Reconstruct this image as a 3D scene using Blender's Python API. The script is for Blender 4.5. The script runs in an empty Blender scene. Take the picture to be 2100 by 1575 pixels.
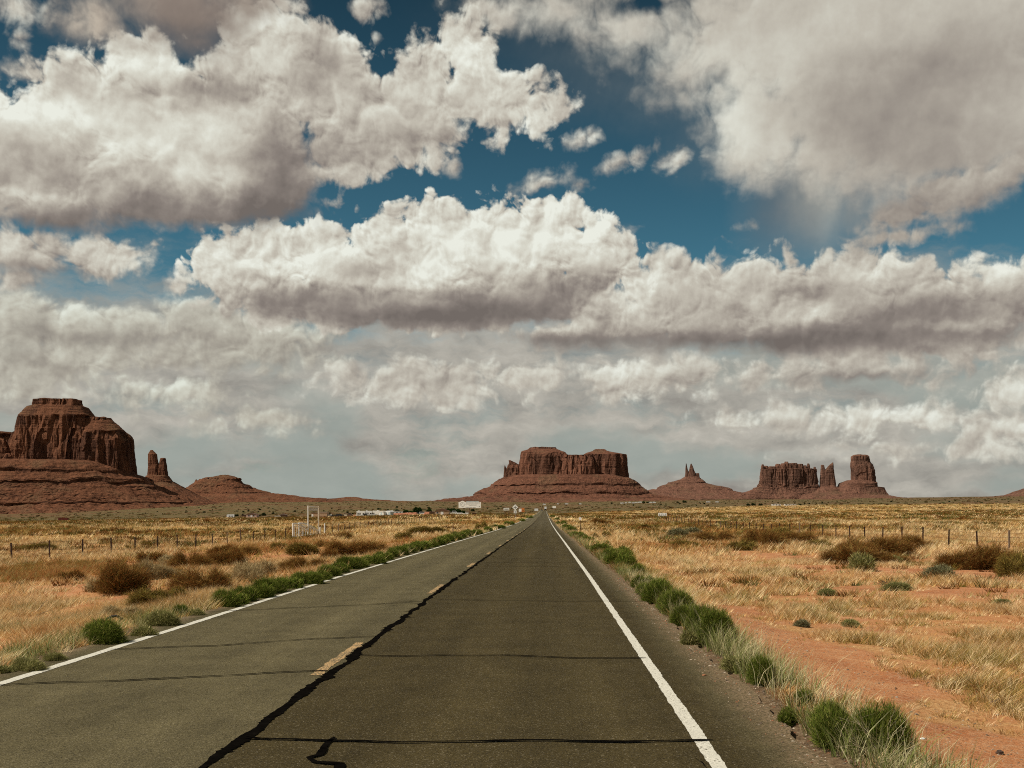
import bpy, bmesh, math, random
import numpy as np
from mathutils import Vector, Matrix

# ---------------------------------------------------------------- camera, world, sun
SC = bpy.context.scene
F = 2250.0            # focal length in photo pixels (photo is 2100 wide)
VX, VY = 1118.0, 1049.0
HC = 1.824            # eye height above the road
cam_d = bpy.data.cameras.new("camera")
cam = bpy.data.objects.new("camera", cam_d)
SC.collection.objects.link(cam)
cam_d.sensor_width = 36.0
cam_d.lens = 36.0 * F / 2100.0
cam_d.shift_x = -(VX - 1050.0) / 2100.0
cam_d.shift_y = (VY - 787.5) / 2100.0
cam_d.clip_start = 0.1
cam_d.clip_end = 100000.0
cam.location = (0, 0, HC)
cam.rotation_euler = (math.radians(90), 0, 0)
SC.camera = cam
SC.view_settings.view_transform = 'Standard'
SC.view_settings.look = 'None'
SC.view_settings.gamma = 1.0
SC.view_settings.exposure = 0.0
SC.cycles.use_denoising = False
SC.cycles.max_bounces = 3
SC.cycles.diffuse_bounces = 2
SC.cycles.use_adaptive_sampling = True
SC.cycles.adaptive_threshold = 0.015
SC.cycles.adaptive_min_samples = 8
SC.cycles.pixel_filter_type = 'BLACKMAN_HARRIS'
SC.cycles.filter_width = 1.05
SC.cycles.sample_clamp_indirect = 4.0

SUN_EL, SUN_AZ = 50.0, -114.0      # azimuth measured from +Y (view direction) towards +X
sun_d = bpy.data.lights.new("sun", 'SUN')
sun_d.energy = 4.9
sun_d.angle = math.radians(0.5)
sun_d.color = (1.0, 0.93, 0.82)
sun = bpy.data.objects.new("sun", sun_d)
SC.collection.objects.link(sun)
_e, _a = math.radians(SUN_EL), math.radians(SUN_AZ)
_sd = Vector((math.sin(_a) * math.cos(_e), math.cos(_a) * math.cos(_e), math.sin(_e)))
sun.rotation_euler = _sd.to_track_quat('Z', 'Y').to_euler()

world = bpy.data.worlds.new("World")
SC.world = world
world.use_nodes = True
world.cycles.sampling_method = 'NONE'
NT = world.node_tree
NT.nodes.clear()


class G:
    """tiny node-graph writer"""
    def __init__(s, nt): s.nt = nt
    def new(s, typ, **kw):
        n = s.nt.nodes.new(typ)
        for k, v in kw.items(): setattr(n, k, v)
        return n
    def put(s, sock, v):
        if hasattr(v, 'is_output') or isinstance(v, bpy.types.NodeSocket): s.nt.links.new(v, sock)
        else: sock.default_value = v
    def m(s, op, a, b=None, c=None, clamp=False):
        n = s.new('ShaderNodeMath', operation=op, use_clamp=clamp)
        s.put(n.inputs[0], a)
        if b is not None: s.put(n.inputs[1], b)
        if c is not None: s.put(n.inputs[2], c)
        return n.outputs[0]
    def vm(s, op, a, b=None, out=0, scale=None):
        n = s.new('ShaderNodeVectorMath', operation=op)
        s.put(n.inputs[0], a)
        if b is not None: s.put(n.inputs[1], b)
        if scale is not None: s.put(n.inputs[3], scale)
        return n.outputs[out]
    def noise(s, v, scale, detail=4, rough=0.5, dist=0.0, dim='3D', lac=2.0, out=0):
        n = s.new('ShaderNodeTexNoise', noise_dimensions=dim)
        s.put(n.inputs['Vector'], v)
        n.inputs['Scale'].default_value = scale; n.inputs['Detail'].default_value = detail
        n.inputs['Roughness'].default_value = rough; n.inputs['Distortion'].default_value = dist
        n.inputs['Lacunarity'].default_value = lac
        return n.outputs[out]
    def vor(s, v, scale, detail=0, rough=0.5, dim='2D', feature='F1', smooth=0.5, rand=1.0, out='Distance'):
        n = s.new('ShaderNodeTexVoronoi', voronoi_dimensions=dim, feature=feature)
        s.put(n.inputs['Vector'], v)
        n.inputs['Scale'].default_value = scale
        if 'Detail' in n.inputs: n.inputs['Detail'].default_value = detail
        if 'Roughness' in n.inputs: n.inputs['Roughness'].default_value = rough
        if hasattr(n, 'normalize'): n.normalize = True
        if feature == 'SMOOTH_F1': n.inputs['Smoothness'].default_value = smooth
        n.inputs['Randomness'].default_value = rand
        return n.outputs[out]
    def mapping(s, v, loc=(0, 0, 0), rot=(0, 0, 0), scale=(1, 1, 1), typ='POINT'):
        n = s.new('ShaderNodeMapping', vector_type=typ)
        s.put(n.inputs[0], v)
        n.inputs['Location'].default_value = loc; n.inputs['Rotation'].default_value = rot
        n.inputs['Scale'].default_value = scale
        return n.outputs[0]
    def mr(s, v, a, b, c=0.0, d=1.0, typ='LINEAR'):
        n = s.new('ShaderNodeMapRange', interpolation_type=typ)
        s.put(n.inputs[0], v)
        for i, q in zip((1, 2, 3, 4), (a, b, c, d)): s.put(n.inputs[i], q)
        return n.outputs[0]
    def ss(s, v, a, b, c=0.0, d=1.0): return s.mr(v, a, b, c, d, 'SMOOTHSTEP')
    def mix(s, f, a, b, mode='MIX'):
        n = s.new('ShaderNodeMix', data_type='RGBA', blend_type=mode)
        s.put(n.inputs[0], f)
        for sock, v in ((n.inputs[6], a), (n.inputs[7], b)):
            if isinstance(v, (tuple, list)) and len(v) == 3: v = (*v, 1.0)
            s.put(sock, v)
        return n.outputs[2]
    def ramp(s, f, stops, interp='LINEAR'):
        n = s.new('ShaderNodeValToRGB')
        n.color_ramp.interpolation = interp
        els = n.color_ramp.elements
        while len(els) < len(stops): els.new(0.5)
        for e, (p, c) in zip(els, stops):
            e.position = p; e.color = (*c, 1.0) if len(c) == 3 else c
        s.put(n.inputs[0], f)
        return n.outputs[0]
    def sep(s, v):
        n = s.new('ShaderNodeSeparateXYZ'); s.put(n.inputs[0], v); return n.outputs
    def comb(s, x, y, z=0.0):
        n = s.new('ShaderNodeCombineXYZ')
        for i, v in enumerate((x, y, z)): s.put(n.inputs[i], v)
        return n.outputs[0]


def lin(r, g, b):
    f = lambda c: (c / 255.0 / 12.92) if c / 255.0 <= 0.04045 else ((c / 255.0 + 0.055) / 1.055) ** 2.4
    return (f(r), f(g), f(b))

def sky_dir(x, y):
    """azimuth / elevation in degrees of a sky feature"""
    u, v = (x - VX) / F, (VY - y) / F
    return math.degrees(math.atan(u)), math.degrees(math.atan2(v, math.hypot(1, u)))
DEG = 0.0255          # degrees per photo pixel near the view axis

BG = 0.1              # background strength
g = G(NT)
tc = g.new('ShaderNodeTexCoord').outputs['Generated']
dx, dy, dz = g.sep(tc)
az = g.m('MULTIPLY', g.m('ARCTAN2', dx, dy), 57.29578)
el = g.m('MULTIPLY', g.m('ARCSINE', dz), 57.29578)
P = g.comb(az, el, 0.0)

# shared noise fields (2D in azimuth / elevation degrees)
n_big = g.noise(P, 0.16, 3, 0.5, dim='2D', out=1)
n_mid = g.noise(P, 0.75, 5, 0.55, dim='2D', out=1)
n_fin = g.noise(P, 2.6, 6, 0.62, dim='2D', out=0)
half = (0.5, 0.5, 0.5)
w_big = g.vm('SUBTRACT', n_big, half)
w_mid = g.vm('SUBTRACT', n_mid, half)

w_lo = g.vm('SUBTRACT', g.noise(P, 0.5, 1.5, 0.5, dim='2D', out=1), half)
def billow(v):
    vv = g.vm('ADD', v, g.vm('SCALE', w_lo, scale=1.7))
    a = g.vor(vv, 0.46, 3.6, 0.52, feature='F1')
    b = g.noise(v, 1.0, 3.5, 0.5, dim='2D')
    a = g.m('MULTIPLY', a, a)
    c = g.m('MULTIPLY_ADD', a, -1.9, 1.0)
    return g.m('MULTIPLY_ADD', g.m('MULTIPLY_ADD', b, 0.42, g.m('MULTIPLY', c, 0.8)), 3.0, -2.1)
B0 = billow(P)
B1 = billow(g.vm('ADD', P, (-0.12, 0.20, 0.0)))
relief = g.m('SUBTRACT', B0, B1)
def lobes(v):
    a = g.vor(g.vm('ADD', v, g.vm('SCALE', w_lo, scale=2.4)), 0.30, 1.6, 0.45, feature='SMOOTH_F1', smooth=.35)
    return g.m('MULTIPLY', g.m('MULTIPLY', a, a), -4.2)
relief3 = g.m('SUBTRACT', lobes(P), lobes(g.vm('ADD', P, (-0.30, 0.46, 0.0))))
B2 = g.noise(g.vm('ADD', P, (-0.35, 0.75, 0.0)), 0.42, 5, 0.55, dim='2D')
B3 = g.noise(P, 0.42, 5, 0.55, dim='2D')
relief2 = g.m('SUBTRACT', B3, B2)

CLOUD_RAMP = [(0.0, lin(114, 106, 101)), (0.22, lin(139, 130, 123)), (0.42, lin(168, 160, 149)),
              (0.62, lin(194, 188, 175)), (0.8, lin(214, 212, 199)), (1.0, lin(234, 236, 225))]

def after(v, x):
    """v, made to depend on x (by a vanishing amount) so that the long chain below is evaluated one link at a time"""
    return v if x is None else g.vm('ADD', v, g.vm('SCALE', x, scale=1e-7))

def ellipse_sd(v, e):
    cx, cy, rx, ry = e[:4]
    rot = math.radians(e[4]) if len(e) > 4 else 0.0
    a, h = sky_dir(cx, cy)
    q = g.mapping(v, (a, h, 0), (0, 0, rot), (rx * DEG, ry * DEG, 1), 'TEXTURE')
    L = g.vm('LENGTH', q, out=1)
    R = min(rx, ry) * DEG
    return g.m('MULTIPLY_ADD', L, -R, R)

def gauss(v, e):
    """(cx, cy, rx, ry, weight[, rot])"""
    cx, cy, rx, ry, w = e[:5]
    rot = math.radians(e[5]) if len(e) > 5 else 0.0
    a, h = sky_dir(cx, cy)
    q = g.mapping(v, (a, h, 0), (0, 0, rot), (rx * DEG, ry * DEG, 1), 'TEXTURE')
    r2 = g.m('MULTIPLY', g.vm('DOT_PRODUCT', q, q, out=1), -1.0)
    return g.m('EXPONENT', r2), w

def union(v, ells, k=0.35):
    acc = None
    for e in ells:
        s = ellipse_sd(after(v, acc), e)
        acc = s if acc is None else g.m('SMOOTH_MAX', acc, s, k)
    return acc

def shade_sum(v, lst, base):
    acc = base
    for e in lst:
        x, w = gauss(after(v, acc), e)
        acc = g.m('MULTIPLY_ADD', x, w, acc)
    return acc

def layer(sky, ells, shades, base=0.62, warp=(1.0, 0.7), edge=1.1, soft=0.3, kr=0.8, kr2=1.0, kf=0.16,
          opacity=1.0, k=0.35, holes=(), tint=None, bias=0.3, core=0.22, fine=0.28):
    v = after(P, sky)
    v = g.vm('ADD', v, g.vm('SCALE', w_big, scale=warp[0]))
    v = g.vm('ADD', v, g.vm('SCALE', w_mid, scale=warp[1]))
    sd = union(v, ells, k)
    for h in holes:
        sd = g.m('SUBTRACT', sd, g.m('MAXIMUM', g.m('MULTIPLY', ellipse_sd(after(v, sd), h), 2.0), 0.0))
    # light: shaded bases, sunlit tops
    sh = shade_sum(v, shades, g.m('MULTIPLY_ADD', sd, 1e-6, base))
    lump = g.ss(sh, 0.1, 0.62, 0.30, 1.0)            # flat smooth bases, lumpy tops
    d = g.m('MULTIPLY', g.m('SUBTRACT', B0, bias), edge)
    d = g.m('MULTIPLY_ADD', g.m('SUBTRACT', n_fin, 0.5), edge * fine, d)
    d = g.m('MULTIPLY_ADD', d, lump, sd)
    sf = g.m('MULTIPLY', g.mr(lump, .3, 1.0, 1.5, 1.0), soft)
    al = g.ss(g.m('DIVIDE', d, sf), -0.5, 1.0)
    al = g.m('MULTIPLY', al, opacity)
    rim = g.m('MULTIPLY', g.ss(d, 0.2, 2.6, 1.0, core), lump)
    sh = g.m('MULTIPLY_ADD', g.m('MULTIPLY', relief, rim), kr * 0.62, sh)
    sh = g.m('MULTIPLY_ADD', relief2, kr2 * 0.5, sh)
    sh = g.m('MULTIPLY_ADD', g.m('MULTIPLY', relief3, lump), kr * 0.55, sh)
    sh = g.m('MULTIPLY_ADD', g.m('MULTIPLY', g.m('SUBTRACT', n_fin, 0.5), lump), kf, sh)
    col = g.ramp(sh, CLOUD_RAMP)
    if tint: col = g.mix(1.0, col, tint, 'MULTIPLY')
    return g.mix(al, sky, g.vm('SCALE', col, scale=1.0 / BG))

# --- clear air: the Sky Texture, graded to the deep teal of the photograph
st = g.new('ShaderNodeTexSky', sky_type='NISHITA')
st.sun_disc = False
st.sun_elevation = math.radians(SUN_EL)
st.sun_rotation = math.radians(SUN_AZ)
st.altitude = 1500
st.air_density = 1.0; st.dust_density = 0.6; st.ozone_density = 1.6
clear = g.mix(1.0, st.outputs[0], (0.385, 0.74, 0.655), 'MULTIPLY')
dark = g.mr(el, 6.0, 27.0, 0.96, 0.27)
clear = g.vm('SCALE', clear, scale=dark)

# --- everywhere else in the sky: scattered fair-weather cloud from plain noise
f0 = g.noise(P, 0.055, 8, 0.58, dim='2D')
away = g.ss(g.m('ABSOLUTE', az), 30.0, 45.0)
high = g.ss(el, 28.0, 36.0)
al0 = g.m('MULTIPLY', g.ss(f0, 0.48, 0.62), g.m('MAXIMUM', away, high))
c0 = g.ramp(g.m('MULTIPLY_ADD', relief, 0.8, 0.6), CLOUD_RAMP)
sky = g.mix(al0, clear, g.vm('SCALE', c0, scale=1.0 / BG))

# --- layer 1: thin high sheet over the lower sky
Ps = g.mapping(g.vm('ADD', P, g.vm('SCALE', w_mid, scale=0.9)), (3, 1, 0), (0, 0, 0), (0.33, 1.0, 1.0))
f1 = g.noise(Ps, 0.42, 7, 0.6, dim='2D')
f1b = g.noise(g.vm('ADD', Ps, (0, 0.5, 0)), 0.42, 7, 0.6, dim='2D')
lowm = g.m('MULTIPLY_ADD', g.m('SUBTRACT', f1, 0.5), 9.0, el)
al1 = g.ss(lowm, 13.0, 8.2)
al1 = g.m('MULTIPLY', al1, g.ss(g.m('MULTIPLY_ADD', g.ss(el, 8.0, 0.0), 0.12, f1), 0.30, 0.50, 0.82, 1.0))
hz = g.m('MULTIPLY_ADD', g.m('SUBTRACT', f1, f1b), 1.1, 0.46)
hz = g.m('MULTIPLY_ADD', g.m('SUBTRACT', B3, 0.5), 0.5, hz)
hzc = g.ramp(hz, [(0.0, lin(128, 122, 117)), (0.3, lin(156, 153, 145)), (0.55, lin(177, 173, 163)), (0.8, lin(196, 191, 180)), (1.0, lin(218, 213, 202))])
blu = g.m('MULTIPLY', g.ss(g.noise(Ps, 0.2, 4, 0.5, dim='2D'), 0.47, 0.62), g.ss(el, 10.0, 4.0, 0.25, 0.8))
hzc = g.mix(blu, hzc, lin(150, 160, 154))
sky = g.mix(al1, sky, g.vm('SCALE', hzc, scale=1.0 / BG))

# --- low broken clouds
sky = layer(sky, [(60, 668, 150, 55), (240, 680, 190, 46), (400, 660, 100, 42), (480, 700, 200, 60), (120, 740, 200, 50),
                  (340, 800, 100, 24), (60, 790, 110, 26), (520, 860, 80, 16)],
            [(60, 610, 90, 24, .25), (380, 615, 80, 22, .25), (180, 690, 220, 18, -.25), (480, 740, 160, 24, -.15),
             (340, 785, 80, 14, .2), (110, 760, 70, 22, -.2), (250, 640, 80, 14, .1)],
            base=.60, edge=1.0, soft=0.7, kr=0.65, kr2=.8, opacity=.88, tint=(.96, .98, .96))
sky = layer(sky, [(1290, 775, 110, 36), (1400, 770, 90, 30), (1080, 775, 90, 28), (880, 790, 170, 40), (1720, 770, 260, 26),
                  (1590, 862, 90, 20), (1830, 862, 170, 24), (2070, 880, 80, 26), (2070, 800, 80, 26), (1960, 920, 120, 12)],
            [(1270, 760, 90, 22, .25), (1080, 765, 60, 16, .1), (1740, 785, 240, 16, -.35), (880, 800, 150, 30, -.08),
             (1830, 850, 130, 14, .2), (1590, 855, 70, 12, .15), (2070, 870, 60, 16, .25), (2080, 785, 60, 14, .2)],
            base=.66, edge=.9, soft=0.5, kr=0.7, kr2=.6, opacity=.92)
# --- layer 2: long bank on the right
sky = layer(sky, [(1400, 592, 180, 72), (1560, 570, 170, 56), (1700, 600, 200, 80), (1870, 610, 200, 66), (2070, 602, 150, 62),
                  (1250, 665, 180, 40, 8), (1500, 660, 300, 62), (1830, 680, 330, 58), (1130, 690, 110, 20)],
            [(1450, 715, 340, 34, -.42), (1850, 688, 340, 38, -.38), (1850, 645, 150, 22, -.2), (1700, 600, 90, 24, -.22),
             (1960, 620, 120, 30, -.25), (1180, 700, 160, 16, -.35), (1450, 590, 110, 40, -.12), (1560, 510, 240, 26, .2),
             (2060, 545, 140, 30, .2), (1330, 560, 70, 40, .2), (1640, 655, 120, 14, .2), (1980, 665, 140, 10, .18)],
            base=.60, edge=1.0, soft=0.4, kr=0.7, kr2=.9)
# --- layer 3: the centre cumulus
sky = layer(sky, [(500, 545, 100, 62), (600, 530, 130, 65), (650, 482, 36, 24), (730, 548, 150, 60), (890, 510, 150, 88),
                  (890, 450, 55, 34), (1080, 500, 170, 92), (1160, 455, 70, 40), (1220, 540, 95, 62), (700, 618, 250, 56),
                  (900, 622, 280, 60), (1080, 605, 170, 60), (800, 570, 200, 50), (1040, 560, 160, 50)],
            [(820, 655, 350, 34, -.60), (1040, 630, 220, 34, -.36), (600, 610, 150, 24, -.35), (1130, 585, 120, 36, -.32),
             (770, 548, 60, 16, -.25), (820, 600, 160, 16, -.2), (960, 470, 250, 34, .22), (560, 510, 120, 30, .2),
             (1080, 430, 160, 24, .2), (850, 570, 110, 14, .12)],
            base=.73, edge=.95, soft=0.22, kr=1.0, kr2=.8)
# --- layer 4: puffs
sky = layer(sky, [(215, 535, 88, 44), (50, 525, 90, 46), (30, 575, 60, 20), (385, 566, 16, 9), (350, 592, 14, 9)],
            [(50, 555, 110, 18, -.4), (215, 520, 60, 24, .15), (230, 570, 60, 12, -.15)], base=.6, edge=.7, soft=.4, bias=.5)
sky = layer(sky, [(1195, 275, 42, 24), (1290, 320, 50, 20, 20), (1390, 325, 45, 20, 15), (1108, 375, 52, 20, 20), (1190, 382, 18, 11),
                  (1545, 465, 18, 9), (930, 350, 22, 18), (1300, 468, 18, 10), (40, 15, 50, 25), (40, 82, 18, 12), (60, 152, 45, 15),
                  (120, 140, 38, 18), (755, 20, 46, 32), (770, 75, 20, 16), (1010, 20, 60, 26, -15)],
            [(60, 160, 80, 16, -.1)], base=.62, edge=.6, soft=.5, opacity=.95, bias=.62, warp=(.7, .6))
# --- layer 5: the broad veil at upper right, and its rain shafts
sky = layer(sky, [(1350, 190, 200, 50, -14), (1250, 130, 160, 40, -14), (1480, 280, 90, 60)], [], base=.30, edge=.5, soft=3.0, kr=.2,
            kr2=.4, kf=.1, opacity=.42, tint=(.80, .90, .95))
sky = layer(sky, [(1660, 400, 110, 110), (1600, 430, 60, 70), (1750, 430, 70, 60)], [(1560, 450, 60, 80, -.25), (1700, 450, 30, 90, .12)], base=.42, edge=.15, soft=2.6,
            kr=.05, kr2=.2, kf=.05, opacity=.75, tint=(.88, .93, .95))
sky = layer(sky, [(1800, 50, 490, 155), (1290, 55, 240, 42, -12), (1140, 20, 130, 36), (1900, 215, 320, 170), (1560, 270, 110, 105),
                  (1725, 308, 155, 72), (1995, 318, 160, 40), (1470, 140, 180, 40, -14)],
            [(1880, 210, 190, 130, -.18), (1500, 250, 60, 70, .28), (1900, 330, 200, 60, -.12), (1280, 60, 200, 30, .1), (1800, 20, 250, 60, .06),
             (1600, 150, 90, 50, .10), (1750, 250, 120, 60, -.12), (1400, 110, 160, 30, .1), (2000, 120, 120, 60, -.10), (1620, 320, 70, 50, .12), (1060, 20, 60, 30, .1)],
            base=.60, edge=.8, soft=1.4, kr=.22, kr2=.40, kf=.07, core=.25, holes=[(1300, 20, 90, 26), (1920, 372, 60, 26)], opacity=.97)
sky = layer(sky, [(1990, 375, 170, 32, 14), (1900, 425, 130, 24, 10), (1850, 478, 80, 16, 6)], [(1950, 420, 200, 30, -.15)], base=.44,
            edge=.55, soft=.3, kr=.4, kr2=.4, kf=.1)
# --- layer 6: the great cumulus on the left
sky = layer(sky, [(50, 320, 190, 118), (230, 260, 160, 130), (290, 160, 100, 74), (430, 290, 210, 150), (550, 120, 110, 86), (560, 370, 74, 84),
                  (670, 170, 120, 100), (780, 240, 170, 100), (890, 165, 90, 66), (955, 115, 56, 70), (1040, 215, 110, 56), (960, 200, 90, 60),
                  (330, 410, 260, 48), (110, 430, 170, 36), (700, 320, 90, 40)],
            [(430, 445, 240, 44, -.56), (580, 395, 75, 90, -.52), (100, 458, 160, 32, -.52), (650, 140, 70, 50, -.28), (390, 185, 70, 26, -.25),
             (470, 190, 60, 24, -.22), (40, 350, 130, 34, -.22), (850, 290, 170, 40, -.28), (690, 320, 100, 40, -.2), (560, 280, 60, 60, -.15),
             (250, 130, 80, 40, .22), (60, 225, 110, 30, .28), (560, 50, 60, 26, .25), (950, 100, 50, 50, .15), (450, 290, 90, 36, .12),
             (300, 250, 100, 50, .12), (70, 395, 90, 14, .16), (420, 360, 110, 20, .1), (740, 100, 60, 30, .12), (1060, 200, 80, 30, .1),
             (270, 380, 140, 30, -.12)],
            base=.68, edge=1.15, soft=0.4, kr=0.85, kr2=1.0, kf=.14)
# --- layer 7: the near dark scud at the top
sky = layer(sky, [(380, 15, 130, 62), (400, 80, 66, 26), (190, 45, 70, 34), (500, 5, 80, 36)],
            [(400, 60, 90, 60, -.22), (170, 40, 80, 40, .2)], base=.34, edge=.7, soft=.9, kr=.35, kr2=.3, kf=.1, tint=(1.0, .94, .90))

# below the horizon the world is plain desert colour (only ever seen by bounced light)
sky = g.mix(g.ss(el, -0.2, -1.5), sky, tuple(c / BG for c in (0.16, 0.11, 0.07)))
bgn = g.new('ShaderNodeBackground')
NT.links.new(sky, bgn.inputs[0]); bgn.inputs[1].default_value = BG
wo = g.new('ShaderNodeOutputWorld')
NT.links.new(bgn.outputs[0], wo.inputs[0])

# ================================================================ helpers
COL = SC.collection
RNG = np.random.default_rng(7)
random.seed(7)

def _hash(ix, iy, iz, seed):
    h = (ix.astype(np.int64) * 374761393 + iy.astype(np.int64) * 668265263 + iz.astype(np.int64) * 2147483647 + seed * 1274126177) & 0xffffffff
    h = ((h ^ (h >> 13)) * 1274126177) & 0xffffffff
    h = ((h ^ (h >> 16)) * 2246822519) & 0xffffffff
    return ((h ^ (h >> 15)) & 0xffffff) / float(0xffffff)

def vnoise(x, y, z=0.0, seed=0):
    """smooth value noise, 0..1, vectorised"""
    x, y, z = np.broadcast_arrays(np.asarray(x, float), np.asarray(y, float), np.asarray(z, float))
    fx, fy, fz = np.floor(x), np.floor(y), np.floor(z)
    u, v, w = x - fx, y - fy, z - fz
    u = u * u * (3 - 2 * u); v = v * v * (3 - 2 * v); w = w * w * (3 - 2 * w)
    r = 0
    for a, wu in ((0, 1 - u), (1, u)):
        for b, wv in ((0, 1 - v), (1, v)):
            for c, ww in ((0, 1 - w), (1, w)):
                r = r + _hash(fx + a, fy + b, fz + c, seed) * wu * wv * ww
    return r

def fbm(x, y, z=0.0, octaves=4, rough=0.5, seed=0):
    s, a, t, f = 0, 1.0, 0, 1.0
    for o in range(octaves):
        s = s + a * vnoise(np.asarray(x) * f, np.asarray(y) * f, np.asarray(z) * f, seed + o * 17)
        t += a; a *= rough; f *= 2.03
    return s / t

def sstep(a, b, x):
    t = np.clip((np.asarray(x, float) - a) / (b - a), 0, 1)
    return t * t * (3 - 2 * t)

def mesh_np(name, V, polys, mat=None, smooth=False, colors=None):
    """V (n,3); polys: (m,k) array, or list of arrays with different k"""
    me = bpy.data.meshes.new(name)
    if not isinstance(polys, list): polys = [polys]
    polys = [np.asarray(p, np.int32) for p in polys if len(p)]
    nl = sum(p.size for p in polys); npoly = sum(len(p) for p in polys)
    me.vertices.add(len(V)); me.vertices.foreach_set('co', np.asarray(V, np.float32).ravel())
    me.loops.add(nl); me.loops.foreach_set('vertex_index', np.concatenate([p.ravel() for p in polys]))
    tot = np.concatenate([np.full(len(p), p.shape[1], np.int32) for p in polys])
    me.polygons.add(npoly)
    me.polygons.foreach_set('loop_start', np.concatenate([[0], np.cumsum(tot)[:-1]]).astype(np.int32))
    me.update(calc_edges=True)
    me.polygons.foreach_set('use_smooth', np.full(npoly, bool(smooth)))
    if colors is not None:
        at = me.color_attributes.new('tint', 'FLOAT_COLOR', 'POINT')
        c = np.ones((len(V), 4), np.float32); c[:, :3] = colors
        at.data.foreach_set('color', c.ravel())
    if mat: me.materials.append(mat)
    return me

def obj(name, me, parent=None, **kw):
    o = bpy.data.objects.new(name, me)
    COL.objects.link(o)
    if parent: o.parent = parent
    for k, v in kw.items(): o[k] = v
    return o

def thing(name, label, cat, loc=(0, 0, 0), rz=0.0, group=None):
    o = bpy.data.objects.new(name, None)
    COL.objects.link(o)
    o.location = loc; o.rotation_euler = (0, 0, rz)
    o.empty_display_size = 0.2
    o['label'] = label; o['category'] = cat
    if group: o['group'] = group
    return o

class MB:
    """collects boxes, tubes and prisms and links them as ONE mesh"""
    def __init__(s): s.V = []; s.P = {}; s.n = 0
    def add(s, V, faces):
        V = np.asarray(V, float)
        for f in faces: s.P.setdefault(len(f), []).append([i + s.n for i in f])
        s.V.append(V); s.n += len(V)
        return s
    def box(s, x0, x1, y0, y1, z0, z1):
        V = [(x, y, z) for z in (z0, z1) for y in (y0, y1) for x in (x0, x1)]
        return s.add(V, [(0, 2, 3, 1), (4, 5, 7, 6), (0, 1, 5, 4), (2, 6, 7, 3), (0, 4, 6, 2), (1, 3, 7, 5)])
    def tube(s, p, q, r, r2=None, n=8):
        p, q = Vector(p), Vector(q); d = (q - p)
        if d.length < 1e-6: return s
        d.normalize()
        a = d.orthogonal().normalized(); b = d.cross(a)
        r2 = r if r2 is None else r2
        V = [p + (a * math.cos(t) + b * math.sin(t)) * r for t in [2 * math.pi * i / n for i in range(n)]]
        V += [q + (a * math.cos(t) + b * math.sin(t)) * r2 for t in [2 * math.pi * i / n for i in range(n)]]
        F_ = [(i, (i + 1) % n, n + (i + 1) % n, n + i) for i in range(n)]
        F_ += [tuple(range(n))[::-1], tuple(range(n, 2 * n))]
        return s.add([tuple(v) for v in V], F_)
    def path(s, pts, r, n=6):
        for a, b in zip(pts[:-1], pts[1:]): s.tube(a, b, r, r, n)
        return s
    def prism(s, prof, y0, y1, axis='y'):
        """profile in (x,z), swept along y"""
        n = len(prof)
        if axis == 'y':
            V = [(x, y0, z) for x, z in prof] + [(x, y1, z) for x, z in prof]
        else:
            V = [(y0, x, z) for x, z in prof] + [(y1, x, z) for x, z in prof]
        F_ = [(i, (i + 1) % n, n + (i + 1) % n, n + i) for i in range(n)] + [tuple(range(n))[::-1], tuple(range(n, 2 * n))]
        return s.add(V, F_)
    def build(s, name, mat, parent=None, **kw):
        return obj(name, mesh_np(name, np.concatenate(s.V), [np.array(v) for v in s.P.values()], mat), parent, **kw)

def new_mat(name):
    m = bpy.data.materials.new(name); m.use_nodes = True
    nt = m.node_tree; nt.nodes.clear()
    G_ = G(nt)
    out = G_.new('ShaderNodeOutputMaterial'); b = G_.new('ShaderNodeBsdfPrincipled')
    nt.links.new(b.outputs[0], out.inputs[0])
    b.inputs['Specular IOR Level'].default_value = 0.2
    return m, G_, b

def paint(name, rgb, rough=0.6, var=0.12, scale=3.0, metal=0.0, spec=0.3):
    m, h, b = new_mat(name)
    co = h.new('ShaderNodeTexCoord').outputs['Object']
    n = h.noise(co, scale, 5, 0.6)
    d = tuple(c * (1 - 2.2 * var) for c in rgb)
    u = tuple(min(1, c * (1 + var)) for c in rgb)
    c = h.ramp(n, [(0.3, d), (0.7, u)])
    h.put(b.inputs['Base Color'], c)
    b.inputs['Roughness'].default_value = rough
    b.inputs['Metallic'].default_value = metal
    b.inputs['Specular IOR Level'].default_value = spec
    return m

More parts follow.
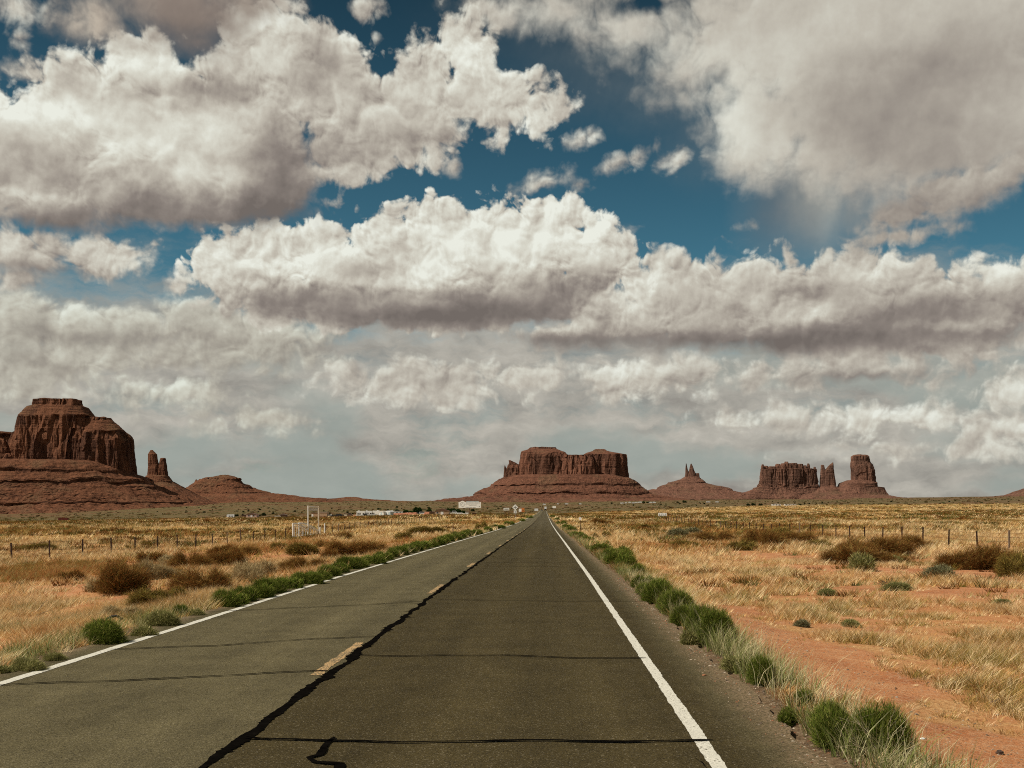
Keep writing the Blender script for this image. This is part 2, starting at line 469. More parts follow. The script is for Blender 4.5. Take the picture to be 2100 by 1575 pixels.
# ================================================================ terrain height
def roadz(Y):
    return np.interp(Y, [-200, 30, 75, 120, 200, 320, 450, 620, 800, 1000, 1300, 1500, 2000],
                     [0, 0, -.16, -.36, -.55, -.50, -.25, 0.08, 0.50, 1.12, 2.65, 3.4, 3.4])
_LX = [-200, -60, -32, -14, -9, -7.2, -6.3, 2.2, 2.7, 3.4, 4.6, 8, 16, 28, 60, 200]
_LZ = [-1.4, -1.35, -1.2, -.62, -.30, -.10, -.015, -.015, -.09, -.26, -.42, -.55, -.60, -.55, -.5, -.5]
_UX = [0, 500, 940, 1118, 1360, 1600, 2100]
_FY = [150, 250, 400, 620, 900, 1300, 2000, 3000, 4500, 7000, 40000]
_PY = {0: [1094, 1081, 1074.5, 1070.5, 1070, 1066, 1060, 1053, 1048, 1045, 1046],
       500: [1091, 1078, 1069, 1064.5, 1061, 1056, 1046, 1034, 1027.5, 1026, 1040],
       940: [1079, 1067, 1059, 1055, 1052, 1048, 1041, 1034, 1029.5, 1028.5, 1044],
       1118: [1077, 1065.5, 1058.5, 1055.5, 1051.5, 1047.5, 1043, 1036, 1031, 1028, 1042],
       1360: [1084, 1070, 1062, 1056.5, 1051, 1045, 1038, 1032, 1027, 1025, 1042],
       1600: [1084, 1071, 1061, 1054, 1047, 1041, 1035, 1030, 1025.5, 1024, 1040],
       2100: [1084, 1070, 1059, 1051, 1043, 1036, 1029, 1023, 1019, 1018, 1038]}
_TZ = np.array([[HC + (VY - y) / F * Y for y, Y in zip(_PY[u], _FY)] for u in _UX])
_lFY = np.log(_FY)

def ground_z(X, Y, detail=True):
    X = np.asarray(X, float); Y = np.asarray(Y, float)
    Yp = np.maximum(Y, 1.0)
    near = np.interp(X, _LX, _LZ) + roadz(Y)
    u = np.clip(VX + F * X / np.maximum(Yp, 150), 0, 2100)
    ly = np.log(np.clip(Yp, 150, 40000))
    i = np.clip(np.searchsorted(_UX, u, side='right') - 1, 0, len(_UX) - 2)
    j = np.clip(np.searchsorted(_lFY, ly, side='right') - 1, 0, len(_FY) - 2)
    ux = np.array(_UX)
    a = sstep(0, 1, (u - ux[i]) / (ux[i + 1] - ux[i])) * 0.5 + 0.5 * (u - ux[i]) / (ux[i + 1] - ux[i])
    b = (np.exp(ly) - np.exp(_lFY[j])) / (np.exp(_lFY[j + 1]) - np.exp(_lFY[j]))
    T = (_TZ[i, j] * (1 - a) * (1 - b) + _TZ[i + 1, j] * a * (1 - b) + _TZ[i, j + 1] * (1 - a) * b + _TZ[i + 1, j + 1] * a * b)
    k = sstep(90, 230, Yp)
    z = near * (1 - k) + T * k
    cx = np.abs(X + 2.0)
    c = sstep(5.2, 60, cx) ** 0.6 * sstep(90, 230, Yp)
    fadeout = sstep(1330, 1480, Yp)
    c = np.maximum(c, fadeout)
    z = near * (1 - c) + z * c
    if detail:
        w = sstep(4.5, 9.0, cx) * sstep(40000, 12000, Yp)
        z = z + w * ((fbm(X / 2.3, Y / 2.3, 0, 3, .5, 5) - .5) * 0.16 + (fbm(X / 14, Y / 14, 0, 2, .5, 9) - .5) * 0.35)
        z = z + w * sstep(2300, 5000, Yp) * (fbm(X / 160, Y / 160, 0, 4, .5, 31) - .5) * 9.0 * sstep(12000, 4000, Yp)
    under = sstep(4.35, 4.1, np.abs(X + 2.05))
    z = z - under * (0.05 + 0.0002 * np.maximum(Y, 0))
    return z

def at_px(x, y, zoff=0.0):
    """ground point seen at photo pixel (x, y): used for siting plants and signs on the terrain"""
    u, v = (x - VX) / F, (VY - y) / F
    Ys = np.geomspace(4, 9000, 3000)
    zz = ground_z(u * Ys, Ys)
    h = HC + v * Ys - zz - zoff
    k = np.argmax(h <= 0) if (h <= 0).any() else len(Ys) - 1
    Yv = float(Ys[k])
    return Vector((u * Yv, Yv, float(zz[k])))

def sand_mask(X, Y):
    """0..1 how bare the soil is"""
    n = fbm(X / 3.2, Y / 4.0, 0, 4, .55, 40)
    big = fbm(X / 17, Y / 26, 0, 2, .5, 55)
    m = sstep(.57, .71, n * .72 + big * .34) * .8
    track = np.exp(-((X - 3.9 - 0.02 * (Y - 10)) / 0.85) ** 2) * sstep(60, 26, Y) * (0.20 + .9 * sstep(.36, .6, n))
    tr2 = np.exp(-((X - 3.2) / 0.6) ** 2) * sstep(30, 10, Y) * .4
    for (px, py, rx, ry, w) in ((-14, 33, 2.6, 4.5, .8), (-10.5, 27, 1.2, 4, .6), (12.5, 31, 3.2, 5, .6), (16, 44, 4, 7, .55), (7.5, 15.5, 2.3, 2.2, .45),
                                (14, 60, 2, 6, .6), (20.5, 56, 2.4, 5, .6), (-20, 62, 3, 8, .5), (-9.5, 62, 2, 10, .5), (9.6, 34, 1.8, 3, .5)):
        m = m + w * np.exp(-((X - px) / rx) ** 2 - ((Y - py) / ry) ** 2) * (0.5 + n)
    return np.clip(m + track + tr2, 0, 1)

# ---------------------------------------------------------------- ground sheet
def build_ground():
    t = np.linspace(0, 1, 230)[1:]
    inner = np.concatenate([np.arange(-14, -6.5, .3), [-6.42, -6.25, -6.1, -4, -2, 0, 1.9, 2.05, 2.2, 2.4], np.arange(2.6, 14.1, .3)])
    aR = 14 + 500 * t ** 3.2; bR = 1.6 * t ** 1.8
    A = np.concatenate([-aR[::-1], inner, aR]); B = np.concatenate([-bR[::-1], inner * 0, bR])
    Ys = np.concatenate([np.arange(-120, -6, 6), np.arange(-6, 20, .3), np.geomspace(20, 40000, 620)])
    YY, AA = np.meshgrid(Ys, A, indexing='ij'); BB = np.broadcast_to(B, YY.shape)
    XX = AA + BB * np.maximum(YY, 0)
    Z = ground_z(XX, YY)
    nr, nc = YY.shape
    V = np.stack([XX, YY, Z], -1).reshape(-1, 3)
    idx = np.arange(nr * nc).reshape(nr, nc)
    Q = np.stack([idx[:-1, :-1], idx[:-1, 1:], idx[1:, 1:], idx[1:, :-1]], -1).reshape(-1, 4)
    m = sand_mask(XX, YY)
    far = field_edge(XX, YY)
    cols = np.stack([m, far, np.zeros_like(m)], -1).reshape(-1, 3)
    return mesh_np('ground', V, Q, ground_mat(), smooth=True, colors=cols)

def field_edge(X, Y):
    """0 in the straw field, 1 on the darker sage plain beyond it"""
    u = VX + F * np.asarray(X) / np.maximum(Y, 1)
    e = np.interp(u, [0, 300, 600, 940, 1118, 1250, 1400, 1600, 1800, 2100], [680, 760, 700, 640, 760, 980, 1350, 1750, 1700, 1500])
    n = fbm(X / 70, Y / 200, 0, 3, .5, 77) - .5
    return sstep(0.88, 1.12, Y / e + n * .35)

def ground_mat():
    m, h, b = new_mat('desert_soil')
    geo = h.new('ShaderNodeNewGeometry').outputs['Position']
    att = h.new('ShaderNodeVertexColor'); att.layer_name = 'tint'
    sp = h.new('ShaderNodeSeparateColor'); h.put(sp.inputs[0], att.outputs[0])
    sand, far = sp.outputs[0], sp.outputs[1]
    n1 = h.noise(geo, 0.9, 8, 0.62); n2 = h.noise(geo, 14, 6, 0.65); n3 = h.noise(geo, 0.08, 6, 0.6)
    vg = h.vor(geo, 38, 0, dim='3D'); 
    grit = h.ss(vg, 0.10, 0.28)
    red = h.ramp(n1, [(0.3, (0.30, 0.100, 0.038)), (0.5, (0.41, 0.160, 0.062)), (0.7, (0.50, 0.250, 0.115))])
    red = h.mix(h.m('MULTIPLY', h.ss(n2, 0.40, 0.68), 0.55), red, (0.50, 0.33, 0.19))
    red = h.mix(h.m('MULTIPLY_ADD', grit, -0.45, 0.45), red, (0.16, 0.08, 0.05))
    litter = h.ramp(n2, [(0.25, (0.19, 0.085, 0.032)), (0.48, (0.42, 0.225, 0.090)), (0.72, (0.62, 0.42, 0.20))])
    litter = h.mix(h.ss(n1, .38, .56, .15, .75), litter, (0.40, 0.170, 0.072))
    near = h.mix(h.ss(h.m('MULTIPLY_ADD', h.m('SUBTRACT', n2, .5), .9, sand), .25, .62), litter, red)
    # broken asphalt and gravel along the road
    Xg = h.sep(geo)[0]
    ew = h.m('MULTIPLY_ADD', h.m('SUBTRACT', n1, .5), .7, Xg)
    grav = h.m('MAXIMUM', h.m('MULTIPLY', h.ss(ew, 2.75, 2.2), h.ss(Xg, 1.0, 1.5)), h.m('MULTIPLY', h.ss(ew, -6.95, -6.4), h.ss(Xg, -5.0, -5.6)))
    gcol = h.ramp(n2, [(.3, (.045, .034, .020)), (.55, (.12, .090, .055)), (.75, (.26, .20, .13))])
    near = h.mix(h.m('MULTIPLY', grav, .9), near, gcol)
    # the field seen far off: straw, olive and rust clumps
    fl = h.mapping(geo, scale=(1, .45, 1))
    f1 = h.noise(fl, 0.22, 7, 0.65); f2 = h.noise(fl, 0.045, 5, 0.6); f3 = h.noise(fl, 0.9, 4, 0.6)
    straw = h.ramp(f1, [(0.33, (0.22, 0.115, 0.032)), (0.5, (0.47, 0.30, 0.110)), (0.66, (0.68, 0.50, 0.24))])
    straw = h.mix(h.ss(f3, .49, .57, 0, .85), straw, (0.15, 0.088, 0.020))
    straw = h.mix(h.ss(f2, .52, .66, 0, .6), straw, (0.20, 0.13, 0.035))
    straw = h.mix(h.ss(f1, .66, .76, 0, .5), straw, (0.50, 0.24, 0.11))
    X, Y, Z = h.sep(geo)
    dist = h.ss(Y, 55, 200)
    c = h.mix(dist, near, straw)
    # sage plain beyond: dark scrub colours, with cloud shadow painted into them too
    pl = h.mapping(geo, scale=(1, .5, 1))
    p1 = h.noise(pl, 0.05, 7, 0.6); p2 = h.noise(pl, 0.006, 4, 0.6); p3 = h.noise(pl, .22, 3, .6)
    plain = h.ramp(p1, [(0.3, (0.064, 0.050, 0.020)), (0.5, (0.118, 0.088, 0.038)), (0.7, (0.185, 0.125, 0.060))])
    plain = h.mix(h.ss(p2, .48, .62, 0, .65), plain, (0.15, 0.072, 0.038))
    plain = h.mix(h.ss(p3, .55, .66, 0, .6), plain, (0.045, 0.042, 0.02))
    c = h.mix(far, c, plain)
    h.put(b.inputs['Base Color'], c)
    b.inputs['Roughness'].default_value = 1.0
    b.inputs['Specular IOR Level'].default_value = 0.05
    bm = h.new('ShaderNodeBump'); bm.inputs['Strength'].default_value = 0.8; bm.inputs['Distance'].default_value = 0.03
    h.put(bm.inputs['Height'], h.m('MULTIPLY_ADD', h.m('MINIMUM', vg, .3), 0.8, n2))
    h.put(b.inputs['Normal'], bm.outputs[0])
    return m

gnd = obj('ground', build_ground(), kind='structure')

# ---------------------------------------------------------------- road
XL, XR = -6.22, 2.06          # asphalt edges
EL, ER = -5.76, 1.24          # white lines
CX = -2.42                    # the tarred seam between the lanes

def asphalt_mat():
    m, h, b = new_mat('asphalt')
    geo = h.new('ShaderNodeNewGeometry').outputs['Position']
    X, Y, Z = h.sep(geo)
    agg = h.noise(geo, 75, 3, 0.7); vor = h.vor(geo, 95, 0, dim='3D', out='Color')
    ag2 = h.sep(vor)[0]
    med = h.noise(geo, 1.3, 6, 0.6); st = h.noise(h.mapping(geo, scale=(1.2, .045, 1)), 1.6, 5, 0.55)
    seam = h.m('MULTIPLY_ADD', h.m('SUBTRACT', h.noise(geo, 3.0, 4, .6), .5), .22, X)
    right = h.ss(seam, CX - .03, CX + .05)
    lc = h.ramp(agg, [(0.28, (0.038, 0.030, 0.013)), (0.5, (0.086, 0.071, 0.035)), (0.72, (0.180, 0.152, 0.084))])
    rc = h.ramp(agg, [(0.28, (0.019, 0.014, 0.0050)), (0.5, (0.047, 0.035, 0.0135)), (0.72, (0.100, 0.078, 0.034))])
    shoulder = h.ss(X, ER + .15, ER + .5)
    rc = h.mix(h.m('MULTIPLY', shoulder, .55), rc, lc)
    c = h.mix(right, lc, rc)
    c = h.mix(h.ss(ag2, .92, .98, 0, .40), c, (0.26, 0.22, 0.15))
    c = h.mix(h.ss(ag2, .10, .04, 0, .6), c, (0.012, 0.010, 0.008))
    v = h.m('MULTIPLY_ADD', h.m('SUBTRACT', med, .5), .8, 1.0)
    v = h.m('MULTIPLY_ADD', h.ss(h.noise(h.mapping(geo, scale=(1, .3, 1)), .55, 5, .6), .56, .70), -.16, v)
    v = h.m('MULTIPLY_ADD', h.m('SUBTRACT', st, .5), .7, v)
    v = h.m('MULTIPLY_ADD', h.m('SUBTRACT', h.noise(geo, 24, 3, .7), .5), 1.1, v)
    v = h.m('MULTIPLY_ADD', h.m('SUBTRACT', h.noise(h.mapping(geo, scale=(1, .35, 1)), 8, 3, .6), .5), .45, v)
    # polished wheel paths
    for xc in (-.75, .75 - .1, -4.9, -3.5):
        w = h.m('MULTIPLY', h.m('SUBTRACT', X, xc), 2.6)
        w = h.m('EXPONENT', h.m('MULTIPLY', h.m('MULTIPLY', w, w), -1.0))
        v = h.m('MULTIPLY_ADD', w, .17, v)
    # far off both lanes blend to the same pale tone
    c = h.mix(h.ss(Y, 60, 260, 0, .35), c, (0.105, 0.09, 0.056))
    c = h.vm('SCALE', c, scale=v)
    # dust and grit along the broken edges
    e = h.m('MULTIPLY_ADD', h.m('SUBTRACT', h.noise(geo, 2.2, 5, .65), .5), .55, X)
    dust = h.m('MAXIMUM', h.ss(e, XR - .42, XR - .02), h.ss(e, XL + .25, XL))
    dust = h.m('MULTIPLY', dust, h.ss(h.noise(geo, 30, 3, .7), .42, .58, .15, .9))
    c = h.mix(dust, c, (0.23, 0.16, 0.095))
    h.put(b.inputs['Base Color'], c)
    b.inputs['Roughness'].default_value = 0.95
    b.inputs['Specular IOR Level'].default_value = 0.08
    bm = h.new('ShaderNodeBump'); bm.inputs['Strength'].default_value = 0.55; bm.inputs['Distance'].default_value = 0.006
    h.put(bm.inputs['Height'], h.m('ADD', agg, ag2)); h.put(b.inputs['Normal'], bm.outputs[0])
    return m

def strip(name, xs, ys, mat, lift, **kw):
    """sheet following the road; xs(Y) -> array of x across"""
    rows = []
    for Y in ys: rows.append([(x, Y, float(roadz(Y)) + lift) for x in xs(Y)])
    nr, nc = len(rows), len(rows[0])
    V = np.array(rows).reshape(-1, 3); idx = np.arange(nr * nc).reshape(nr, nc)
    Q = np.stack([idx[:-1, :-1], idx[:-1, 1:], idx[1:, 1:], idx[1:, :-1]], -1).reshape(-1, 4)
    return obj(name, mesh_np(name, V, Q, mat), **kw)

YS = np.concatenate([np.arange(-60, 0, 4), np.arange(0, 60, .15), np.geomspace(60, 1400, 260)])
def road_xs(Y):
    a = .05 * (vnoise(Y / .3, 3.1) - .5) + .05 * (vnoise(Y / 2.1, 9.1) - .5)
    b = .08 * (vnoise(Y / .25, 23.1) - .5) + .07 * (vnoise(Y / 1.7, 29.1) - .5)
    return [XL + float(a), XL + .3, CX, ER, XR - .3, XR + float(b)]
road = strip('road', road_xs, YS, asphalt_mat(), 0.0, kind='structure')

def line_mat(name, rgb, worn):
    m, h, b = new_mat(name)
    geo = h.new('ShaderNodeNewGeometry').outputs['Position']
    n = h.noise(geo, 40, 5, .7); n2 = h.noise(geo, 2.4, 4, .6)
    c = h.ramp(n2, [(.3, tuple(q * .80 for q in rgb)), (.7, rgb)])
    c = h.mix(h.ss(h.m('MULTIPLY_ADD', n2, .3, n), worn, worn + .1), c, (.09, .075, .045))
    h.put(b.inputs['Base Color'], c); b.inputs['Roughness'].default_value = .8
    return m
white = line_mat('white_line_paint', (.64, .61, .51), .70)
yellow = line_mat('yellow_line_paint', (.56, .355, .155), .60)
def jag(Y, s, amp=.012): return amp * (float(vnoise(Y / .035, s)) - .5) + amp * (float(vnoise(Y / .3, s + 3)) - .5)
YL = np.concatenate([np.arange(-60, 4, 4), np.arange(4, 45, .06), np.geomspace(45, 1380, 240)])
strip('road_edge_line', lambda Y: [EL - .065 + jag(Y, 1), EL + .065 + jag(Y, 2)], YL, white, .004, kind='structure')
strip('road_edge_line', lambda Y: [ER - .058 + jag(Y, 5), ER + .058 + jag(Y, 6)], YL, white, .004, kind='structure')
for k in range(0, 34):
    y0 = 12.2 + 12.2 * k
    if k == 0: pass
    w = .062
    strip('road_centre_dash', lambda Y: [-2.565 - w + jag(Y, 11, .03), -2.565 + w + jag(Y, 12, .05)], np.linspace(y0, y0 + 3.05, 40 if k < 5 else 6), yellow, .004, kind='structure')

tar_m, h_, b_ = new_mat('tar')
h_.put(b_.inputs['Base Color'], h_.ramp(h_.noise(h_.new('ShaderNodeNewGeometry').outputs['Position'], 9, 4, .6), [(.3, (.002, .0017, .0015)), (.7, (.006, .005, .004))]))
b_.inputs['Roughness'].default_value = 1.0; b_.inputs['Specular IOR Level'].default_value = .0
# longitudinal tarred seam, ragged on both sides
def seam_xs(Y):
    c = CX + .05 * (float(vnoise(Y / 1.3, 71)) - .5) + .05 * (float(vnoise(Y / .4, 75)) - .5)
    w = .041 + .048 * (float(vnoise(Y / .55, 80)) - .5); am = .15 + 1.5 * float(vnoise(Y / .6, 85)) ** 2
    s1 = float(vnoise(Y / .045, 81)); s2 = float(vnoise(Y / .045, 91))
    q = .05 if Y > 6 else .02
    return [c - w - q * am * max(0, s1 - .35) * 1.6 - (.12 if s1 > .97 else 0), c, c + w + q * am * max(0, s2 - .35) * 1.6 + (.16 if s2 > .97 else 0)]
strip('tar_seam', seam_xs, np.concatenate([np.arange(4, 46, .03), np.geomspace(46, 420, 420)]), tar_m, .008, kind='structure')

def tar_line(pts, w, seed, name='tar_crack'):
    """pts: (X, Y) polyline across the road"""
    P_ = []
    for (x0, y0), (x1, y1) in zip(pts[:-1], pts[1:]):
        n = max(2, int(math.hypot(x1 - x0, y1 - y0) / .035))
        for i in range(n): t = i / n; P_.append((x0 + (x1 - x0) * t, y0 + (y1 - y0) * t))
    P_.append(pts[-1]); P_ = np.array(P_)
    d = np.gradient(P_, axis=0); d /= np.linalg.norm(d, axis=1)[:, None] + 1e-9
    nrm = np.stack([-d[:, 1], d[:, 0]], 1)
    s = np.arange(len(P_)) * .035
    off = (fbm(s / .9, seed, 0, 3, .5, 3) - .5) * .16
    ww = w * (.65 + .7 * vnoise(s / .25, seed + 5)) * np.minimum(1, np.minimum(s, s[::-1]) / .12 + .25)
    jl = .007 * (vnoise(s / .03, seed + 9) - .5); jr = .007 * (vnoise(s / .03, seed + 19) - .5)
    a = P_ + nrm * (off + ww / 2 + jl)[:, None]; c = P_ + nrm * (off - ww / 2 + jr)[:, None]
    V = np.concatenate([np.c_[a, roadz(a[:, 1]) + .0125], np.c_[c, roadz(c[:, 1]) + .0125]])
    n = len(P_); i = np.arange(n - 1)
    obj(name, mesh_np(name, V, np.stack([i, i + 1, n + i + 1, n + i], 1), tar_m), kind='structure')

def rp(x, y):
    Y = F * HC / (y - VY); return ((x - VX) / F * Y, Y)
tar_line([rp(500, 1518), rp(800, 1522), rp(1080, 1519), rp(1280, 1524), rp(1465, 1521)], .050, 1)
tar_line([rp(740, 1344), rp(840, 1347), rp(1040, 1345), rp(1200, 1350), rp(1326, 1350)], .050, 2)
tar_line([rp(-160, 1412), rp(30, 1405), rp(330, 1393), rp(560, 1381), rp(680, 1375)], .040, 3)
tar_line([rp(225, 1332), rp(440, 1325), rp(640, 1311), rp(780, 1305)], .040, 4)
tar_line([rp(425, 1255), rp(600, 1247), rp(780, 1239), rp(875, 1233)], .040, 5)
tar_line([rp(890, 1230), rp(1100, 1233), rp(1318, 1234)], .034, 6)
tar_line([rp(875, 1204), rp(925, 1203)], .03, 7)
tar_line([rp(668, 1514), rp(655, 1535), rp(650, 1550), rp(628, 1556), rp(640, 1566), rp(690, 1570), rp(680, 1590)], .060, 8)
tar_line([rp(500, 1510), rp(560, 1520)], .02, 9)
tar_line([rp(1424, 1558), rp(1440, 1566), rp(1450, 1575)], .012, 11)
for k, (xa, xb, y) in enumerate(((985, 1185, 1152), (975, 1120, 1143), (1000, 1050, 1138), (990, 1160, 1160), (1040, 1150, 1108))):
    tar_line([rp(xa, y), rp((xa + xb) / 2, y + .4), rp(xb, y)], .05, 30 + k)

# ================================================================ rock
def rock_mat(name, cliff, talus, k=1.0, sc=1.0):
    m, h, b = new_mat(name)
    geo = h.new('ShaderNodeNewGeometry')
    pos = geo.outputs['Position']; nz = h.sep(geo.outputs['True Normal'])[2]
    v1 = h.noise(h.mapping(pos, scale=(1, 1, .12)), .045 * sc, 8, .62)
    v2 = h.noise(h.mapping(pos, scale=(1, 1, .05)), .16 * sc, 5, .6)
    bed = h.noise(h.mapping(pos, scale=(.04, .04, 1)), .11 * sc, 6, .65)
    bl = h.noise(pos, .09 * sc, 8, .7)
    X, Y, Z = h.sep(pos)
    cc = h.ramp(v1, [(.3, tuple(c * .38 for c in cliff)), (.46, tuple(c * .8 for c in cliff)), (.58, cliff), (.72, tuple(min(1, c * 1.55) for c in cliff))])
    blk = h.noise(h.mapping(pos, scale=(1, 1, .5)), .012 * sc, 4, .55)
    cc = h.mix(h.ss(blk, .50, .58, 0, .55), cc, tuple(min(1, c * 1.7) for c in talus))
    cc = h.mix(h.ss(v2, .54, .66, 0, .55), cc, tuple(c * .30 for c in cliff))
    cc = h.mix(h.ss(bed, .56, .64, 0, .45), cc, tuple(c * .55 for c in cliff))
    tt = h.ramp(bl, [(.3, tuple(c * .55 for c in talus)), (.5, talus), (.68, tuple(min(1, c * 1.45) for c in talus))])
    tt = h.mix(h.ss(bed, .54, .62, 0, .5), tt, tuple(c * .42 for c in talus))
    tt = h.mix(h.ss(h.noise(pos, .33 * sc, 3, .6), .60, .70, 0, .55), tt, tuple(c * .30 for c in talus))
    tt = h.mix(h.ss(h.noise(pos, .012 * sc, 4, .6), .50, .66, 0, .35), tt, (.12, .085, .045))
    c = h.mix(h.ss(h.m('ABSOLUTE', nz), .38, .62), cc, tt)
    h.put(b.inputs['Base Color'], c)
    b.inputs['Roughness'].default_value = .95; b.inputs['Specular IOR Level'].default_value = .1
    bm = h.new('ShaderNodeBump'); bm.inputs['Strength'].default_value = .9; bm.inputs['Distance'].default_value = 5.0 / sc
    h.put(bm.inputs['Height'], h.m('ADD', h.m('MULTIPLY', v1, 1.4), h.m('ADD', bl, h.m('MULTIPLY', bed, .7))))
    h.put(b.inputs['Normal'], bm.outputs[0])
    return m

def loft(levels, D, depth=.8, nseg=400, step=1.1, rough=9.0, lam=30.0, talus_rough=3.5, pw=2.8, seed=0, cap=True, yoff=0.0, strata=7.0, dmin=0.0):
    """levels, top to bottom: (y, xL, xR, kind) in photo pixels at distance D; kind 'c' cliff, 't' talus, applies from this level down"""
    ys, xl, xr, kc = [], [], [], []
    for (a, b_) in zip(levels[:-1], levels[1:]):
        n = max(1, int(abs(b_[0] - a[0]) / step))
        for i in range(n):
            t = i / n
            ys.append(a[0] + (b_[0] - a[0]) * t); xl.append(a[1] + (b_[1] - a[1]) * t); xr.append(a[2] + (b_[2] - a[2]) * t)
            kc.append(1.0 if a[3] == 'c' else 0.0)
    l = levels[-1]; ys.append(l[0]); xl.append(l[1]); xr.append(l[2]); kc.append(0.0)
    if l[3] == 't':      # skirt running down into the ground
        w_ = (l[2] - l[1]) * .03; ys.append(l[0] + 22); xl.append(l[1] - w_); xr.append(l[2] + w_); kc.append(0.0)
    ys, xl, xr, kc = map(np.array, (ys, xl, xr, kc))
    kc = np.convolve(np.pad(kc, 1, mode='edge'), [.25, .5, .25], 'valid')
    z = HC + (VY - ys) / F * D
    X0 = (xl - VX) / F * D; X1 = (xr - VX) / F * D
    cx = (X0 + X1) / 2; a = (X1 - X0) / 2
    wmin = a[0]
    th = np.linspace(0, 2 * math.pi, nseg, endpoint=False)
    c_, s_ = np.cos(th), np.sin(th)
    e = 2 / pw
    ux = np.sign(c_) * np.abs(c_) ** e; uy = np.sign(s_) * np.abs(s_) ** e
    bdep = np.maximum(a * depth, dmin)
    # depth grows like the width below the cliffs, so that talus spreads evenly
    PX = cx[:, None] + a[:, None] * ux[None]; PY = D + yoff + bdep[:, None] * uy[None]
    PZ = np.broadcast_to(z[:, None], PX.shape).copy()
    # outward direction
    nx, ny = c_, s_
    q = fbm(PX / lam, PY / lam, PZ / (lam * 7), 4, .55, seed + 1)
    ridge = 1 - np.abs(2 * q - 1) ** .8
    q2 = fbm(PX / (lam * .33), PY / (lam * .33), PZ / (lam * 2.2), 3, .55, seed + 7)
    big = np.round(fbm(PX / (lam * 2.6), PY / (lam * 2.6), PZ / (lam * 9), 2, .5, seed + 61) * 6) / 6 - .5
    cliffd = (-(ridge - .55) * 1.7 + (q2 - .5) * 1.1 + big * 3.0) * rough
    blocky = np.round(fbm(PX / (lam * .8), PY / (lam * .8), PZ / (lam * 3), 2, .5, seed + 3) * 5) / 5 - .5
    cliffd = cliffd + blocky * rough * .9
    lay = np.round(vnoise(PZ / (strata * 1.6), 0.3, 0, seed + 50) * 3) / 3 - .5
    ledge = (lay * .35 + ((PZ / strata) % 1.0 - .5) * .5 * vnoise(PX / 60, PZ / strata, 0, seed + 9)) * talus_rough
    gully = (fbm(PX / (lam * 1.6), PY / (lam * 1.6), 0, 4, .5, seed + 21) - .5) * talus_rough * 4.2 + (fbm(PX / 9, PY / 9, PZ / 9, 3, .6, seed + 4) - .5) * talus_rough * 2.6
    below = np.clip((z.max() - z) / (z.max() - z.min() + 1e-6), 0, 1)[:, None]
    disp = kc[:, None] * (cliffd + lay * 1.6) + (1 - kc[:, None]) * (ledge + gully * below)
    lim = np.minimum(1.0, a[:, None] / 22.0)
    disp = disp * lim
    PX = PX + nx * disp; PY = PY + ny * disp
    PZ = PZ + (fbm(PX / 11, PY / 11, 0, 3, .5, seed + 2) - .5) * 3.0 * lim
    wob = (fbm(PX / (lam * 3), PY / (lam * 3), 0, 3, .55, seed + 71) - .5) * talus_rough * 3.2 + (fbm(PX / 24, PY / 24, 0, 3, .55, seed + 72) - .5) * talus_rough * 1.4
    PZ = PZ + wob * (1 - kc[:, None]) * sstep(0.0, .12, below) * lim
    nr = len(z)
    V = np.stack([PX, PY, PZ], -1).reshape(-1, 3)
    idx = np.arange(nr * nseg).reshape(nr, nseg)
    nx_ = np.roll(idx, -1, 1)
    Q = np.stack([idx[:-1], idx[1:], nx_[1:], nx_[:-1]], -1).reshape(-1, 4)
    polys = [Q]
    if cap:
        rings = []
        for t in (.75, .5, .25):
            rx = cx[0] + (PX[0] - cx[0]) * t; ry = D + yoff + (PY[0] - D - yoff) * t
            rz = PZ[0].mean() + (PZ[0] - PZ[0].mean()) * t + 1.5 + (fbm(rx / 14, ry / 14, 0, 3, .5, seed + 6) - .5) * 5 * lim[0]
            rings.append(np.stack([rx, ry, rz], -1))
        ctr = np.array([[cx[0], D + yoff, PZ[0].mean() + 2.0]])
        base = len(V); V = np.concatenate([V] + rings + [ctr])
        prev = idx[0]
        for k in range(3):
            cur = base + k * nseg + np.arange(nseg)
            polys.append(np.stack([cur, prev, np.roll(prev, -1), np.roll(cur, -1)], -1)); prev = cur
        cc = np.full(nseg, len(V) - 1)
        polys.append(np.stack([cc, prev, np.roll(prev, -1)], -1))
    return V, polys

def rock(name, lofts, mat, label=None, cat=None):
    Vs, Q4, Q3, n = [], [], [], 0
    for V, polys in lofts:
        for p in polys: (Q4 if p.shape[1] == 4 else Q3).append(p + n)
        Vs.append(V); n += len(V)
    o = obj(name, mesh_np(name, np.concatenate(Vs), [np.concatenate(Q4), np.concatenate(Q3)], mat), kind='structure')
    if label: o['label'] = label; o['category'] = cat
    return o

m_near = rock_mat('near_butte_rock', (.100, .044, .026), (.132, .055, .028))  # all three rocks: base colours darkened to stand in for cloud shadow
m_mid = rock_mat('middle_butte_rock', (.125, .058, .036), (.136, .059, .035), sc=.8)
m_far = rock_mat('far_butte_rock', (.138, .072, .049), (.142, .069, .045), sc=.7)

